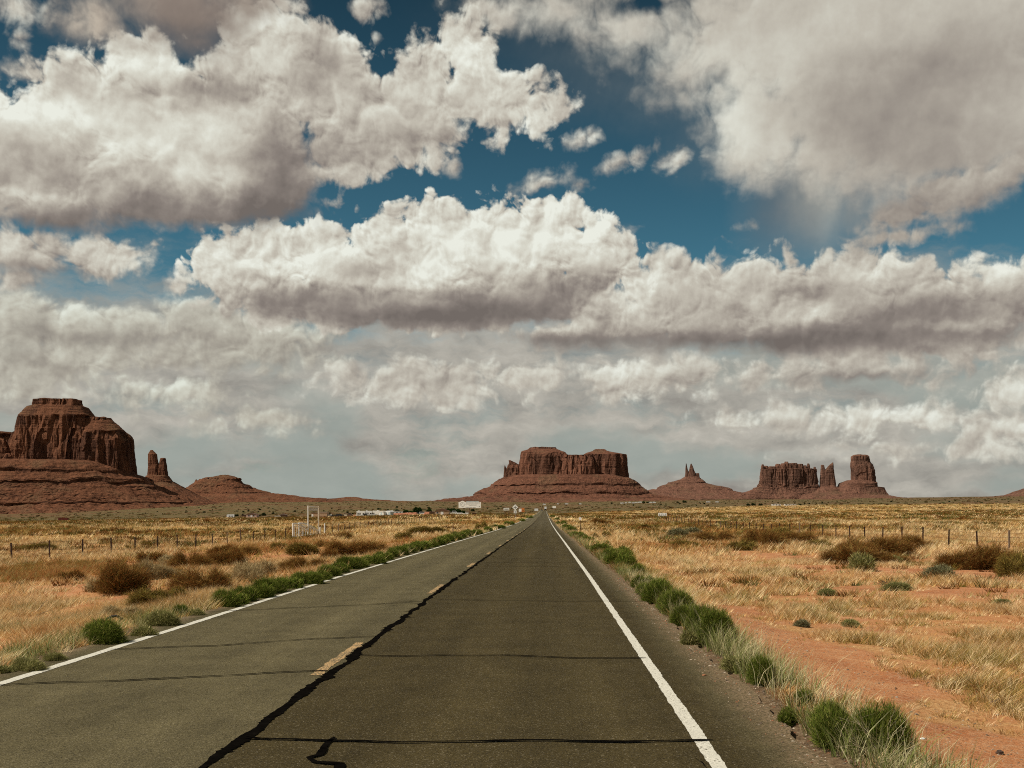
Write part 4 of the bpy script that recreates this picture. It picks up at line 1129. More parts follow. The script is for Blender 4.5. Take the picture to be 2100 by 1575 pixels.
SHRUBS = {
 ('green', 'in the left road verge', 'green shrubs along the left road edge'): [
    (208, 1327, 84, 52), (373, 1262, 24, 22), (462, 1250, 56, 38), (506, 1240, 46, 36), (560, 1222, 66, 34), (628, 1202, 60, 28), (672, 1186, 50, 24), (722, 1170, 50, 27), (765, 1160, 46, 22),
    (806, 1144, 38, 20), (838, 1135, 34, 18), (866, 1127, 34, 17), (893, 1119, 32, 16), (918, 1111, 30, 15), (942, 1105, 28, 14), (964, 1098, 24, 12), (1020, 1085, 26, 9), (1044, 1077, 22, 8), (1070, 1070, 18, 6), (1086, 1063, 12, 5),
    (485, 1247, 44, 30), (534, 1232, 46, 32), (594, 1213, 46, 28), (652, 1195, 44, 24), (700, 1179, 40, 24), (744, 1167, 40, 20), (786, 1152, 36, 20), (822, 1140, 34, 18), (852, 1131, 32, 16), (880, 1123, 30, 15),
    (906, 1115, 28, 14), (930, 1108, 28, 13), (953, 1101, 26, 12), (978, 1096, 22, 10), (1000, 1090, 20, 9)],
 ('green', 'in the right road verge', 'green shrubs along the right road edge'): [
    (1806, 1556, 128, 96), (1700, 1528, 92, 82), (1616, 1490, 44, 38), (1646, 1448, 42, 34), (1566, 1402, 66, 54), (1480, 1322, 84, 66), (1440, 1300, 62, 50), (1388, 1262, 60, 46), (1352, 1236, 62, 42), (1318, 1205, 40, 24),
    (1286, 1168, 44, 26), (1262, 1158, 42, 26), (1270, 1144, 44, 22), (1228, 1133, 34, 18), (1212, 1114, 26, 12), (1194, 1109, 26, 13), (1172, 1093, 22, 12), (1152, 1077, 18, 9), (1143, 1068, 12, 6), (1133, 1061, 9, 5),
    (1302, 1182, 40, 24), (1278, 1151, 38, 22), (1250, 1148, 36, 20), (1240, 1124, 28, 15), (1218, 1122, 26, 13), (1203, 1113, 24, 12), (1184, 1102, 22, 12), (1162, 1085, 20, 10), (1336, 1220, 44, 26), (1372, 1250, 50, 34),
    (1414, 1282, 54, 38), (1462, 1312, 50, 40)],
 ('rust', 'in the left field', 'brown shrubs in the left field'): [
    (244, 1218, 84, 64), (418, 1216, 74, 46), (392, 1166, 54, 32), (314, 1155, 44, 24), (468, 1160, 62, 36), (452, 1137, 40, 22), (506, 1138, 52, 18), (604, 1170, 60, 26), (648, 1160, 36, 14), (680, 1148, 30, 22),
    (736, 1138, 88, 28), (668, 1121, 38, 13), (706, 1106, 32, 14), (928, 1086, 36, 8), (345, 1180, 40, 20), (150, 1190, 40, 24)],
 ('olive', 'in the left field', 'olive shrubs in the left field'): [
    (310, 1246, 90, 34), (372, 1232, 44, 24), (825, 1106, 44, 14), (880, 1094, 54, 15), (985, 1089, 24, 16), (572, 1128, 32, 15), (615, 1138, 58, 22), (76, 1128, 60, 14), (300, 1122, 20, 12), (490, 1190, 44, 18)],
 ('tan', 'in the left field', 'pale dry shrubs in the left field'): [
    (312, 1190, 56, 34), (505, 1196, 50, 36), (540, 1180, 44, 28), (190, 1214, 44, 24), (345, 1160, 50, 18), (255, 1268, 60, 22)],
 ('rust', 'in the right field', 'brown shrubs in the right field'): [
    (1744, 1142, 74, 40), (1815, 1140, 70, 38), (1872, 1128, 50, 30), (1752, 1156, 84, 34), (1566, 1120, 66, 32), (1628, 1115, 54, 24), (1462, 1110, 58, 18), (1962, 1168, 56, 44), (2030, 1168, 86, 48),
    (1900, 1122, 24, 12), (1236, 1074, 34, 12), (2096, 1130, 24, 10), (1830, 1156, 50, 26)],
 ('olive', 'in the right field', 'olive shrubs in the right field'): [
    (1600, 1108, 50, 22), (1680, 1124, 46, 18), (2082, 1184, 56, 46), (1245, 1103, 16, 14), (1224, 1108, 18, 14), (1410, 1122, 60, 12), (1330, 1084, 44, 8), (1520, 1128, 44, 20), (1310, 1112, 20, 8)],
 ('grey', 'in the right field', 'grey sagebrush in the right field'): [
    (1924, 1186, 44, 30), (1388, 1104, 38, 20), (1428, 1098, 38, 16), (1651, 1286, 30, 16)],
 ('pale', 'in the right field', 'pale green bushes in the right field'): [
    (1768, 1172, 40, 34), (1826, 1156, 36, 18), (1512, 1380, 40, 34), (1420, 1330, 40, 36), (1690, 1220, 40, 12), (1840, 1210, 50, 14), (1740, 1286, 30, 14), (2060, 1240, 40, 12)],
 ('pale', 'in the left verge', 'pale green bushes in the left verge'): [
    (52, 1386, 62, 34), (345, 1290, 60, 32), (305, 1312, 44, 24), (120, 1362, 50, 24), (400, 1270, 30, 18), (10, 1392, 40, 30)],
}
for (kn, where, grp), rows in SHRUBS.items():
    rows = sorted(rows, key=lambda r: -r[1])
    for i, (x, y, w_, h__) in enumerate(rows):
        size = 'broad' if w_ > 1.9 * h__ else ('upright' if w_ < 1.15 * h__ else 'rounded')
        shrub(kn, x, y, w_, h__, '%s %s %s, %s' % (size, KIND[kn]['word'], where, ORD[i] + ' from the camera' if i else 'nearest to the camera'), grp)

# dark junipers far out on the plain
def tree_mesh(seed, N=700):
    return dome_mesh('juniper_crown', N, .07, [(.035, .048, .016), (.022, .032, .010), (.05, .06, .022)], 4, seed, up=.6, h=.8, jitter=.18)
JUN = [tree_mesh(s) for s in (401, 402, 403)]
def juniper(x, Y, w, h, label='small dark juniper on the sage plain far behind the field', group='junipers scattered over the far plain'):
    X = (x - VX) / F * Y
    o = obj('juniper_bush', random.choice(JUN), label=label, category='bush', group=group)
    o.location = (X, Y, float(ground_z(X, Y)) - .1); o.scale = (w * 1.4, w * 1.4, h / .8); o.rotation_euler.z = random.uniform(0, 6.28)
for k in range(96):
    if k < 44: x, Y = random.uniform(360, 1000), random.uniform(1000, 2200)
    elif k < 74: x, Y = random.uniform(1250, 1700), random.uniform(2000, 3400)
    else: x, Y = random.uniform(200, 2090), random.uniform(1600, 3400)
    s = random.uniform(2.0, 4.6)
    juniper(x, Y, s, s * random.uniform(.6, .85))

# ================================================================ built things
M = {
 'white': paint('white_enamel', (.74, .73, .69)), 'cream': paint('cream_siding', (.58, .50, .38)), 'pink': paint('pink_stucco', (.55, .36, .27)), 'tan': paint('tan_stucco', (.40, .26, .16)),
 'brown': paint('brown_boards', (.13, .065, .035)), 'dark': paint('black_paint', (.018, .017, .016), .35), 'glass': paint('dark_glass', (.02, .024, .026), .12, .05, 3, 0, .6),
 'red': paint('red_enamel', (.16, .035, .022)), 'grey': paint('galvanised_steel', (.36, .36, .34), .45, .15, 6), 'rubber': paint('tyre_rubber', (.02, .02, .02), .85),
 'roof': paint('weathered_roof', (.17, .11, .08)), 'paleroof': paint('pale_metal_roof', (.62, .56, .48)), 'rust': paint('rusty_steel', (.040, .018, .011), .8, .25, 12), 'orange': paint('orange_sign', (.60, .19, .035)),
 'silver': paint('silver_enamel', (.42, .42, .40), .35), 'ink': paint('sign_lettering', (.09, .10, .10)), 'signwhite': paint('sign_white', (.80, .80, .76), .5, .04), 'bluegrey': paint('faded_blue_vinyl', (.42, .50, .52)),
 'can': paint('dented_can', (.05, .06, .10), .3), 'wire': paint('fence_wire', (.12, .07, .045), .6), 'dirt': paint('heaped_red_soil', (.34, .135, .07), 1.0, .2, .8), 'stick': paint('bleached_twigs', (.50, .41, .26), .9, .2, 20),
 'darkstick': paint('weathered_branch', (.075, .045, .03), .9, .2, 20), 'reflector': paint('reflector', (.80, .80, .78), .3),
}

# ---- wire fences: one thing each, posts as parts
post_mb = MB()
post_mb.box(-.022, .022, -.003, .003, -.25, 1.30).box(-.003, .003, .003, .030, -.25, 1.30)
post_me = mesh_np('post', np.concatenate(post_mb.V), [np.array(v) for v in post_mb.P.values()], M['rust'])
big_mb = MB().tube((0, 0, -.3), (0, 0, 1.38), .062, .055, 9)
big_me = mesh_np('post', np.concatenate(big_mb.V), [np.array(v) for v in big_mb.P.values()], m_wood)
def fence(X, ys, label, gap=None, stretch=2.4):
    t = thing('wire_fence', label, 'fence', (X, ys[0], float(ground_z(X, ys[0]))))
    o0 = Vector(t.location); tops = []
    for k, y in enumerate(ys):
        if gap and gap[0] < y < gap[1]: tops.append(None); continue
        xx = X + random.uniform(-.08, .08); z = float(ground_z(xx, y)) + random.uniform(-.06, .05)
        big = (k % 11 == 5)
        p = obj('post', big_me if big else post_me, t)
        p.location = Vector((xx, y, z)) - o0
        p.rotation_euler = (random.gauss(0, .02), random.gauss(0, .02), random.uniform(-.2, .2))
        # posts read a little wider than life at this distance in the photograph's grain
        p.scale = (stretch, stretch, 1) if not big else (1.2, 1.2, 1)
        tops.append(Vector((xx, y, z)) - o0)
    for hgt in (.40, .68, .95, 1.20):
        mb = MB()
        for a, b in zip(tops[:-1], tops[1:]):
            if a is None or b is None: continue
            a2, b2 = a + Vector((0, 0, hgt)), b + Vector((0, 0, hgt)); mid = (a2 + b2) / 2 - Vector((0, 0, .02))
            mb.path([a2, mid, b2], .009, 3)
        mb.build('wire', M['wire'], t)
    return t
fence(-32.4, [36.8 + 5 * k for k in range(62)], 'long wire fence on dark metal posts left of the road', gap=(139.5, 159.5))
fence(28.3, [42 + 5 * k for k in range(44)], 'long wire fence on dark metal posts right of the road')

# ---- white arched ranch gate and its tall entrance frame in the gap of the left fence
gx = -32.4
gz_ = float(ground_z(gx, 148)) - .02
t = thing('ranch_gate', 'white metal ranch gate with arched top rails in the left fence', 'gate', (gx, 141, gz_))
t0 = Vector(t.location)
MB().tube((0, 0, -.3), (0, 0, 1.95), .10, .10, 10).build('gate_post', M['white'], t)
MB().tube((0, 17.0, -.3), (0, 17.0, 1.2), .09, .09, 10).build('gate_post', M['white'], t)
for leaf, (ya, yb, xo) in enumerate(((.15, 9.2, 0.0), (4.6, 16.6, -.35))):
    fr = MB(); top = []
    for i in range(15):
        u = i / 14; top.append((xo, ya + (yb - ya) * u, 1.85 - 1.15 * u ** 2.1))
    fr.path(top, .11, 6)
    fr.path([(x, y, z - .30) for x, y, z in top[:13]], .06, 6)
    fr.tube((xo, ya, .12), (xo, ya, 1.85), .05); fr.tube((xo, yb, .12), (xo, yb, .72), .05); fr.tube((xo, ya, .16), (xo, yb, .16), .045)
    o = fr.build('gate_leaf', M['white'], t)
    bars = MB()
    for i in range(1, 14, 2): bars.tube((xo, top[i][1], .16), (xo, top[i][1], top[i][2]), .022, .022, 5)
    bars.build('bars', M['white'], o)
t = thing('entrance_frame', 'tall white pole frame with a name board above the ranch gate', 'gate frame', (gx, 150, float(ground_z(gx, 150))))
MB().tube((0, 0, -.3), (0, 0, 4.25), .085, .085, 10).build('pole', M['white'], t)
MB().tube((0, 6.9, -.3), (0, 6.9, 4.20), .10, .10, 10).build('pole', M['cream'], t)
MB().tube((0, 0, 4.12), (0, 6.9, 4.05), .05, .05, 8).build('crossbar', M['white'], t)
sg = MB().box(-.03, .03, 1.1, 6.0, 3.50, 3.98).build('name_board', M['grey'], t)
ink = MB()
for i in range(11): ink.box(.031, .045, 1.35 + i * .42, 1.60 + i * .42, 3.60, 3.60 + (.28 if i % 3 else .2))
ink.build('lettering', M['white'], sg)
t = obj('fence_post', mesh_np('fence_post', np.concatenate(big_mb.V), [np.array(v) for v in big_mb.P.values()], M['white']), label='short white post just right of the ranch gate', category='post')
t.location = (gx, 161.2, float(ground_z(gx, 161.2))); t.scale = (1.6, 1.6, 1.1)

# ---- delineator posts
def delineator(x, ybase, hpx, white_head, label, th=.055):
    p = at_px(x, ybase); hgt = hpx / F * p.y
    t = thing('marker_post', label, 'marker post', p, 0)
    MB().box(-th / 2, th / 2, -.012, .012, -.2, hgt).build('post', M['brown'] if not white_head else M['rust'], t)
    if white_head:
        hd = MB().box(-.13, .13, -.03, -.014, hgt - .26, hgt + .06).build('reflector', M['reflector'], t)
    return t
delineator(1190, 1092, 30, True, 'marker post with white reflector beside the right verge', .08)
delineator(929, 1098, 23, False, 'thin brown marker post in the grass left of the road', .09)
delineator(1152, 1070, 11, False, 'small far marker post right of the road beside the verge', .10)
delineator(1047, 1069, 12, False, 'small far marker post in front of the diamond sign', .10)

# ---- road signs (they face the camera)
def sign_base(name, label, x, Y, z0=None, X=None):
    X = (x - VX) / F * Y if X is None else X
    return thing(name, label, 'sign', (X, Y, float(ground_z(X, Y))))
def zpx(y, Y): return HC + (VY - y) / F * Y       # height seen at photo row y, at distance Y
# diamond warning sign
Y = 336; t = sign_base('road_sign', 'white diamond crossroads warning sign with a small plate below', 1056.5, Y)
b0 = t.location.z; zc = zpx(1040.3, Y) - b0; r = .92
dm = MB().prism([(0, -r + zc), (r, zc), (0, r + zc), (-r, zc)], -.02, .02).build('sign_face', M['signwhite'], t)
mb = MB()
mb.prism([(-.50, zc - .07), (.50, zc - .07), (.50, zc + .07), (-.50, zc + .07)], -.05, -.021)
mb.prism([(-.07, zc - .48), (.07, zc - .48), (.07, zc - .072), (-.07, zc - .072)], -.05, -.021)
mb.prism([(-.07, zc + .072), (.07, zc + .072), (.07, zc + .50), (-.07, zc + .50)], -.05, -.021)
mb.build('crossroads_symbol', M['ink'], dm)
MB().box(-.06, .06, .022, .10, -.3, zc + .5).build('post', M['grey'], t)
pl = MB().box(-.42, .42, -.02, .02, zpx(1052.5, Y) - b0, zpx(1046.8, Y) - b0).build('plate', M['signwhite'], t)
zz = (zpx(1049.5, Y) - b0)
MB().box(-.14, -.05, -.04, -.021, zz - .28, zz + .26).box(.08, .17, -.04, -.021, zz - .28, zz + .26).build('numerals', M['ink'], pl)
# white rectangular sign
Y = 450; t = sign_base('road_sign', 'small white rectangular sign left of the diamond sign', 1038.5, Y)
b0 = t.location.z; z0, z1 = zpx(1046.6, Y) - b0, zpx(1041.6, Y) - b0
pn = MB().box(-1.15, 1.15, -.03, .03, z0, z1).build('sign_face', M['signwhite'], t)
mb = MB()
for i in range(6): mb.box(-.85 + i * .30, -.62 + i * .30, -.05, -.031, z0 + .30, z1 - .28)
mb.build('lettering', M['ink'], pn)
MB().box(-.9, -.78, .032, .12, -.3, z1).build('post', M['brown'], t)
MB().box(.78, .9, .032, .12, -.3, z1).build('post', M['brown'], t)
# orange and white sign
Y = 420; t = sign_base('road_sign', 'orange and white roadside sign right of the diamond sign', 1069.5, Y)
b0 = t.location.z; z0, z1 = zpx(1050.2, Y) - b0, zpx(1042.2, Y) - b0
MB().box(-1.05, -.02, -.03, .03, z0 + .15, z1 - .2).build('white_panel', M['signwhite'], t)
op = MB().box(-.015, 1.1, -.03, .03, z0, z1).build('orange_panel', M['orange'], t)
MB().box(.35, .75, -.05, -.031, z0 + .25, z0 + .8).box(.46, .64, -.05, -.031, z0 + .802, z1 - .2).build('symbol', M['brown'], op)
MB().box(-.55, -.43, .032, .12, -.3, z1 - .3).build('post', M['brown'], t)
MB().box(.5, .62, .032, .12, -.3, z1).build('post', M['brown'], t)
# far white signs
Y = 620; t = sign_base('road_sign', 'far white sign on two posts right of the road end', 1136.5, Y)
b0 = t.location.z; z0, z1 = zpx(1042, Y) - b0, zpx(1038, Y) - b0
MB().box(-.95, .95, -.03, .03, z0, z1).build('sign_face', M['signwhite'], t)
MB().box(-.8, -.68, .032, .14, -.3, z1).build('post', M['brown'], t)
MB().box(.68, .8, .032, .14, -.3, z1).build('post', M['brown'], t)
# white signboard in the right field
Y = 450; t = sign_base('signboard', 'white signboard with worn dark lettering in the right field', 1358.5, Y)
b0 = t.location.z; z0, z1 = zpx(1059.5, Y) - b0, zpx(1052, Y) - b0
pn = MB().box(-1.75, 1.75, -.04, .04, z0, z1).build('board', M['signwhite'], t)
mb = MB()
for (a, b, c, d) in ((-1.3, -1.15, .3, 1.2), (-1.148, -.75, .3, .42), (-.35, -.2, .3, 1.2), (-.198, .1, 1.05, 1.2), (.45, .6, .3, .9), (.602, 1.0, .3, .42), (1.2, 1.35, .5, 1.2)):
    mb.box(a, b, -.06, -.041, z0 + c, z0 + d)
mb.build('lettering', M['ink'], pn)
MB().box(-1.5, -1.35, .042, .16, -.3, z1 - .2).build('post', M['brown'], t)
MB().box(1.35, 1.5, .042, .16, -.3, z1 - .2).build('post', M['brown'], t)
# the billboard
Y = 560; t = sign_base('billboard', 'large white billboard on a brown post left of the road', 963, Y)
b0 = t.location.z; X0 = t.location.x; xp = lambda x: (x - VX) / F * Y - X0
z0, z1 = zpx(1041.8, Y) - b0, zpx(1029.5, Y) - b0
bd = MB().box(xp(940.5), xp(986), -.12, .12, z0, z1).build('panel', M['signwhite'], t)
arch = [(xp(943.5 + 10 * i / 12), z1 + .002 + .62 * math.sin(math.pi * i / 12)) for i in range(13)]
MB().prism(arch, -.12, .12).build('logo_arch', M['signwhite'], t)
MB().box(xp(956), xp(982), -.10, .10, z1 + .002, z1 + .40).build('header', M['bluegrey'], t)
mb = MB()
cx_, cz_ = xp(948), (z0 + z1) / 2 + .35
for i in range(20):
    a0, a1 = 2 * math.pi * i / 20, 2 * math.pi * (i + 1) / 20
    mb.tube((cx_ + 1.05 * math.cos(a0), -.135, cz_ + 1.05 * math.sin(a0)), (cx_ + 1.05 * math.cos(a1), -.135, cz_ + 1.05 * math.sin(a1)), .05, .05, 4)
mb.tube((cx_ - .6, -.135, cz_ - .45), (cx_, -.135, cz_ + .6), .05, .05, 4).tube((cx_, -.135, cz_ + .6), (cx_ + .6, -.135, cz_ - .45), .05, .05, 4)
mb.build('emblem', M['grey'], bd)
mb = MB(); rr_ = random.Random(4)
for row, (za, hgt, xa, xb) in enumerate(((z1 - .65, .34, 956, 983), (z1 - 1.15, .14, 955, 978), (z1 - 1.75, .22, 962, 977), (z0 + .22, .20, 955, 976))):
    x = xp(xa)
    while x < xp(xb):
        wd = rr_.uniform(.12, .34); mb.box(x, x + wd, -.14, -.121, za, za + hgt); x += wd + rr_.uniform(.06, .22)
mb.box(xp(982), xp(983.5), -.14, -.121, z0 + .45, z0 + .95)
mb.build('lettering', M['ink'], bd)
MB().tube((0, .28, -.5), (0, .28, z1 - .1), .16, .16, 10).build('post', M['brown'], t)
for q in (z0 + .5, z1 - .6): MB().box(xp(943), xp(984), .122, .26, q, q + .15).build('stringer', M['brown'], t)

# ---- vehicles (side on to the camera unless turned)
def wheels(t, xs, w, r):
    for x in xs:
        for s in (-1, 1):
            o = MB().tube((x, s * (w / 2 - .22), r), (x, s * (w / 2 + .01), r), r, r, 14).build('wheel', M['rubber'], t)
            MB().tube((x, s * (w / 2 + .012), r), (x, s * (w / 2 + .03), r), r * .55, r * .55, 12).build('rim', M['silver'], o)
def place(name, label, cat, x, Y, rz=0, group=None, sink=0):
    X = (x - VX) / F * Y
    return thing(name, label, cat, (X, Y, float(ground_z(X, Y)) - sink), rz, group)
def motorhome(label, x, Y, L_, rz=0, H=3.1):
    t = place('motorhome', label, 'motorhome', x, Y, rz, 'motorhomes parked in the settlement'); w = 2.3; h2 = L_ / 2
    MB().prism([(-h2, .45), (h2 - 1.1, .45), (h2 - .2, .55), (h2 - .1, 1.2), (h2 - .7, 1.5), (h2 - 1.1, 2.1), (h2 - .5, 2.2), (h2 - .6, H), (-h2, H)], -w / 2, w / 2).build('body', M['white'], t)
    for a, b, c, d in ((-h2 + .5, -h2 + 1.3, 1.5, 2.1), (-h2 + 1.6, -h2 + 2.4, 1.5, 2.1), (h2 - 1.9, h2 - 1.2, 1.3, 2.0)):
        MB().box(a, b, -w / 2 - .02, -w / 2 - .002, c, d).build('window', M['glass'], t)
    MB().box(-h2, h2 - 1.2, -w / 2 - .022, -w / 2 - .003, .9, 1.15).build('stripe', M['bluegrey'], t)
    MB().box(-h2 + .8, -h2 + 1.6, -.4, .4, H + .002, H + .25).build('roof_vent', M['white'], t)
    wheels(t, (-h2 + 1.2, h2 - 1.0), w, .38)
def car(label, x, Y, col, rz=0, kind='car', L_=4.5):
    nm = {'car': 'parked_car', 'suv': 'parked_car', 'pickup': 'pickup_truck', 'van': 'van'}[kind]
    cat = {'car': 'car', 'suv': 'car', 'pickup': 'pickup', 'van': 'van'}[kind]
    t = place(nm, label, cat, x, Y, rz, 'vehicles parked in the settlement'); w = 1.85; h2 = L_ / 2
    if kind == 'car': lo, up = [(-h2, .35), (h2, .35), (h2, .8), (h2 - .9, .95), (-h2 + .4, 1.0), (-h2, .85)], [(-h2 + .5, .99), (h2 - 1.1, .94), (h2 - 1.8, 1.42), (-h2 + 1.1, 1.45)]
    elif kind == 'suv': lo, up = [(-h2, .4), (h2, .4), (h2, 1.0), (h2 - 1.0, 1.12), (-h2, 1.15)], [(-h2 + .05, 1.14), (h2 - 1.0, 1.11), (h2 - 1.5, 1.72), (-h2 + .3, 1.78)]
    elif kind == 'pickup': lo, up = [(-h2, .45), (h2, .45), (h2, 1.05), (h2 - 1.2, 1.15), (-h2, 1.15)], [(-h2 + 2.0, 1.14), (h2 - 1.2, 1.14), (h2 - 1.8, 1.75), (-h2 + 2.1, 1.78)]
    else: lo, up = [(-h2, .4), (h2, .4), (h2, 1.0), (h2 - .6, 1.2), (-h2, 1.25)], [(-h2 + .02, 1.24), (h2 - .6, 1.19), (h2 - 1.2, 2.1), (-h2 + .05, 2.15)]
    MB().prism(lo, -w / 2, w / 2).build('body', M[col], t)
    cb = MB().prism(up, -w / 2 + .08, w / 2 - .08).build('cabin', M[col], t)
    ins = [(x_ * .92 + sum(p[0] for p in up) / 4 * .08, 1.12 + (z_ - 1.12) * .78 if kind != 'car' else .98 + (z_ - .98) * .78) for x_, z_ in up]
    MB().prism(ins, -w / 2 + .06, -w / 2 + .078).build('window', M['glass'], cb)
    wheels(t, (-h2 + .85, h2 - .85), w, .34)
def building(name, label, cat, x, Y, wd, h, dp, wall, roof, gable=0.0, rz=0, doors=(), wins=(), over=.25, group=None):
    t = place(name, label, cat, x, Y, rz, group, .15)
    MB().box(-wd / 2, wd / 2, 0, dp, -.3, h).build('wall', M[wall], t)
    if gable > 0: MB().prism([(-wd / 2 - over, h + .002), (wd / 2 + over, h + .002), (0, h + gable)], -over, dp + over).build('roof', M[roof], t)
    elif gable < 0:
        arc = [(-wd / 2 * math.cos(math.pi * i / 8), h + .002 - gable * math.sin(math.pi * i / 8)) for i in range(9)][::-1]
        MB().prism(arc, -.05, dp + .05).build('roof', M[roof], t)
    else: MB().box(-wd / 2 - over, wd / 2 + over, -over, dp + over, h + .002, h + .22).build('roof', M[roof], t)
    for (a, b) in doors: MB().box(a, b, -.05, -.003, 0, 2.1).build('door', M['white' if wall != 'white' else 'bluegrey'], t)
    for (a, b, c, d) in wins:
        f = MB().box(a - .08, b + .08, -.04, -.003, c - .08, d + .08).build('window', M['white'], t)
        MB().box(a, b, -.06, -.042, c, d).build('pane', M['glass'], f)
    return t

# left to right across the settlement
t = place('shipping_container', 'dark red storage container at the far edge of the left field', 'container', 130, 700, .05)
MB().box(-2.9, 2.9, -1.2, 1.2, -.1, 2.1).build('body', M['red'], t)
mb = MB()
for i in range(18): mb.box(-2.8 + i * .32, -2.66 + i * .32, -1.26, -1.202, .05, 2.0)
mb.build('ribs', M['red'], t)
MB().box(-3.02, -2.902, -1.2, 1.2, 0, 2.1).build('door', M['cream'], t)
t = place('camper_trailer', 'white camper trailer parked left of the pink house', 'trailer', 473, 870)
MB().prism([(-2.6, .5), (2.9, .5), (2.9, 2.3), (2.3, 2.6), (-2.2, 2.6), (-3.0, 1.6)], -1.1, 1.1).build('body', M['white'], t)
for a, b in ((-1.2, .1), (.9, 2.0)): MB().box(a, b, -1.14, -1.102, .9, 1.7).build('window', M['glass'], t)
wheels(t, (0, .9), 2.2, .36)
building('house', 'pink stucco house with a shallow gable in front of the stepped mesa', 'house', 515.5, 870, 8.2, 2.4, 8, 'pink', 'brown', 1.3, wins=((-2.6, -1.4, 1.0, 1.9), (1.2, 2.4, 1.0, 1.9)), doors=((-.5, .5),))
building('shed', 'low brown shed against the left end of the pink house', 'shed', 500, 872, 3.6, 2.0, 5, 'brown', 'roof', .5)
building('cabin', 'small dark brown cabin alone right of the pink house', 'cabin', 580, 800, 4.4, 2.0, 5, 'brown', 'roof', .7)
car('small pale pickup beside the dark brown cabin', 570, 800, 'cream', kind='pickup')
building('outbuilding', 'brown outbuilding with a white door behind the entrance frame', 'building', 645, 630, 3.6, 2.9, 5, 'tan', 'roof', 0, doors=((-1.7, -.7),))
building('outbuilding', 'tan stucco building with pale flat roof right of the entrance frame', 'building', 663, 620, 4.3, 3.1, 6, 'tan', 'paleroof', 0)
car('white pickup parked against the tan flat-roofed building', 676.5, 622, 'white', kind='pickup', L_=5)
car('first black car right of the white pickup', 687, 618, 'dark')
car('second black car beside the narrow pale hut', 697, 616, 'dark', kind='suv')
building('hut', 'narrow pale hut between the black cars and the dark van', 'hut', 708, 622, 1.7, 2.1, 2, 'cream', 'roof', .3)
car('dark high van right of the narrow pale hut', 718.5, 618, 'brown', kind='van', L_=2.6)
motorhome('leftmost white motorhome beside the dark van', 741.5, 628, 5.4)
motorhome('second white motorhome behind the silver pickup', 757, 634, 5.0)
motorhome('third white motorhome nearest the two sheds', 771, 630, 4.6, math.pi)
car('low white car in front of the leftmost motorhome', 738, 612, 'white', L_=4.4)
car('silver pickup in front of the third motorhome', 764, 612, 'silver', kind='pickup', L_=5.2)
car('black car half hidden before the second motorhome', 750, 613, 'dark', L_=4.0)
building('shed', 'first white shed with rounded roof right of the motorhomes', 'shed', 782, 620, 2.9, 2.0, 4, 'white', 'paleroof', -.9, doors=((-.5, .5),), rz=-.35)
building('shed', 'second white shed with rounded roof beside the red earth bank', 'shed', 795, 622, 3.4, 2.0, 4, 'bluegrey', 'white', -.9, doors=((-.6, .5),), rz=-.35)
motorhome('small white motorhome standing behind the red earth bank', 806, 700, 3.4, 0, 2.6)
building('mobile_home', 'long white mobile home behind the red earth bank', 'mobile home', 817.5, 710, 4.9, 2.5, 3, 'white', 'paleroof', 0, wins=((-1.6, -.6, 1.1, 1.8), (.6, 1.6, 1.1, 1.8)))
car('tiny white car between the trees and the mobile home', 839, 760, 'white')
car('black low car beside the white station wagon', 855, 645, 'dark')
car('white off-road car parked before the big dark tree', 868, 660, 'white', kind='suv', L_=4.8)
building('barn', 'brown gabled barn with dark roof left of the billboard', 'barn', 906, 620, 8.0, 2.3, 8, 'tan', 'brown', 1.5, doors=((-.6, .9),), wins=((-3.0, -2.0, 1.0, 1.7),))
building('shed', 'low brown lean-to at the left end of the barn', 'shed', 889, 640, 5.0, 1.5, 5, 'brown', 'roof', .6)
car('pale car first to the right of the barn', 924, 640, 'cream')
car('white van right of the barn', 933.5, 650, 'white', kind='van', L_=3.2)
car('low white car between the white van and the billboard post', 945, 620, 'white')
building('shed', 'small white shed just left of the billboard post', 'shed', 957.5, 620, 1.7, 2.0, 2, 'white', 'roof', 0)
building('shed', 'dark brown shed just right of the billboard post', 'shed', 972, 640, 2.2, 1.1, 2, 'brown', 'roof', .3)

# red earth banks in the settlement
def mound(label, x0, x1, Y, hpx, dp=5):
    xa, xb = (x0 - VX) / F * Y, (x1 - VX) / F * Y; hh = hpx / F * Y
    nx_, ny_ = 60, 14
    U, W = np.meshgrid(np.linspace(0, 1, nx_), np.linspace(-1, 1, ny_))
    Xm = xa + (xb - xa) * U; Ym = Y + W * dp
    e = np.minimum(1, np.minimum(U, 1 - U) * 9) * (1 - W ** 2) * (.75 + .5 * fbm(Xm / 2.5, Ym / 2.5, 0, 3, .5, 3))
    V = np.stack([Xm, Ym, ground_z(Xm, Ym) - .1 + e * hh], -1).reshape(-1, 3); idx = np.arange(nx_ * ny_).reshape(ny_, nx_)
    Q = np.stack([idx[:-1, :-1], idx[:-1, 1:], idx[1:, 1:], idx[1:, :-1]], -1).reshape(-1, 4)
    o = obj('earth_bank', mesh_np('earth_bank', V, Q, M['dirt'], smooth=True), kind='structure')
mound('', 722, 742, 640, 4); mound('', 800, 860, 640, 5.5); mound('', 868, 905, 655, 7)

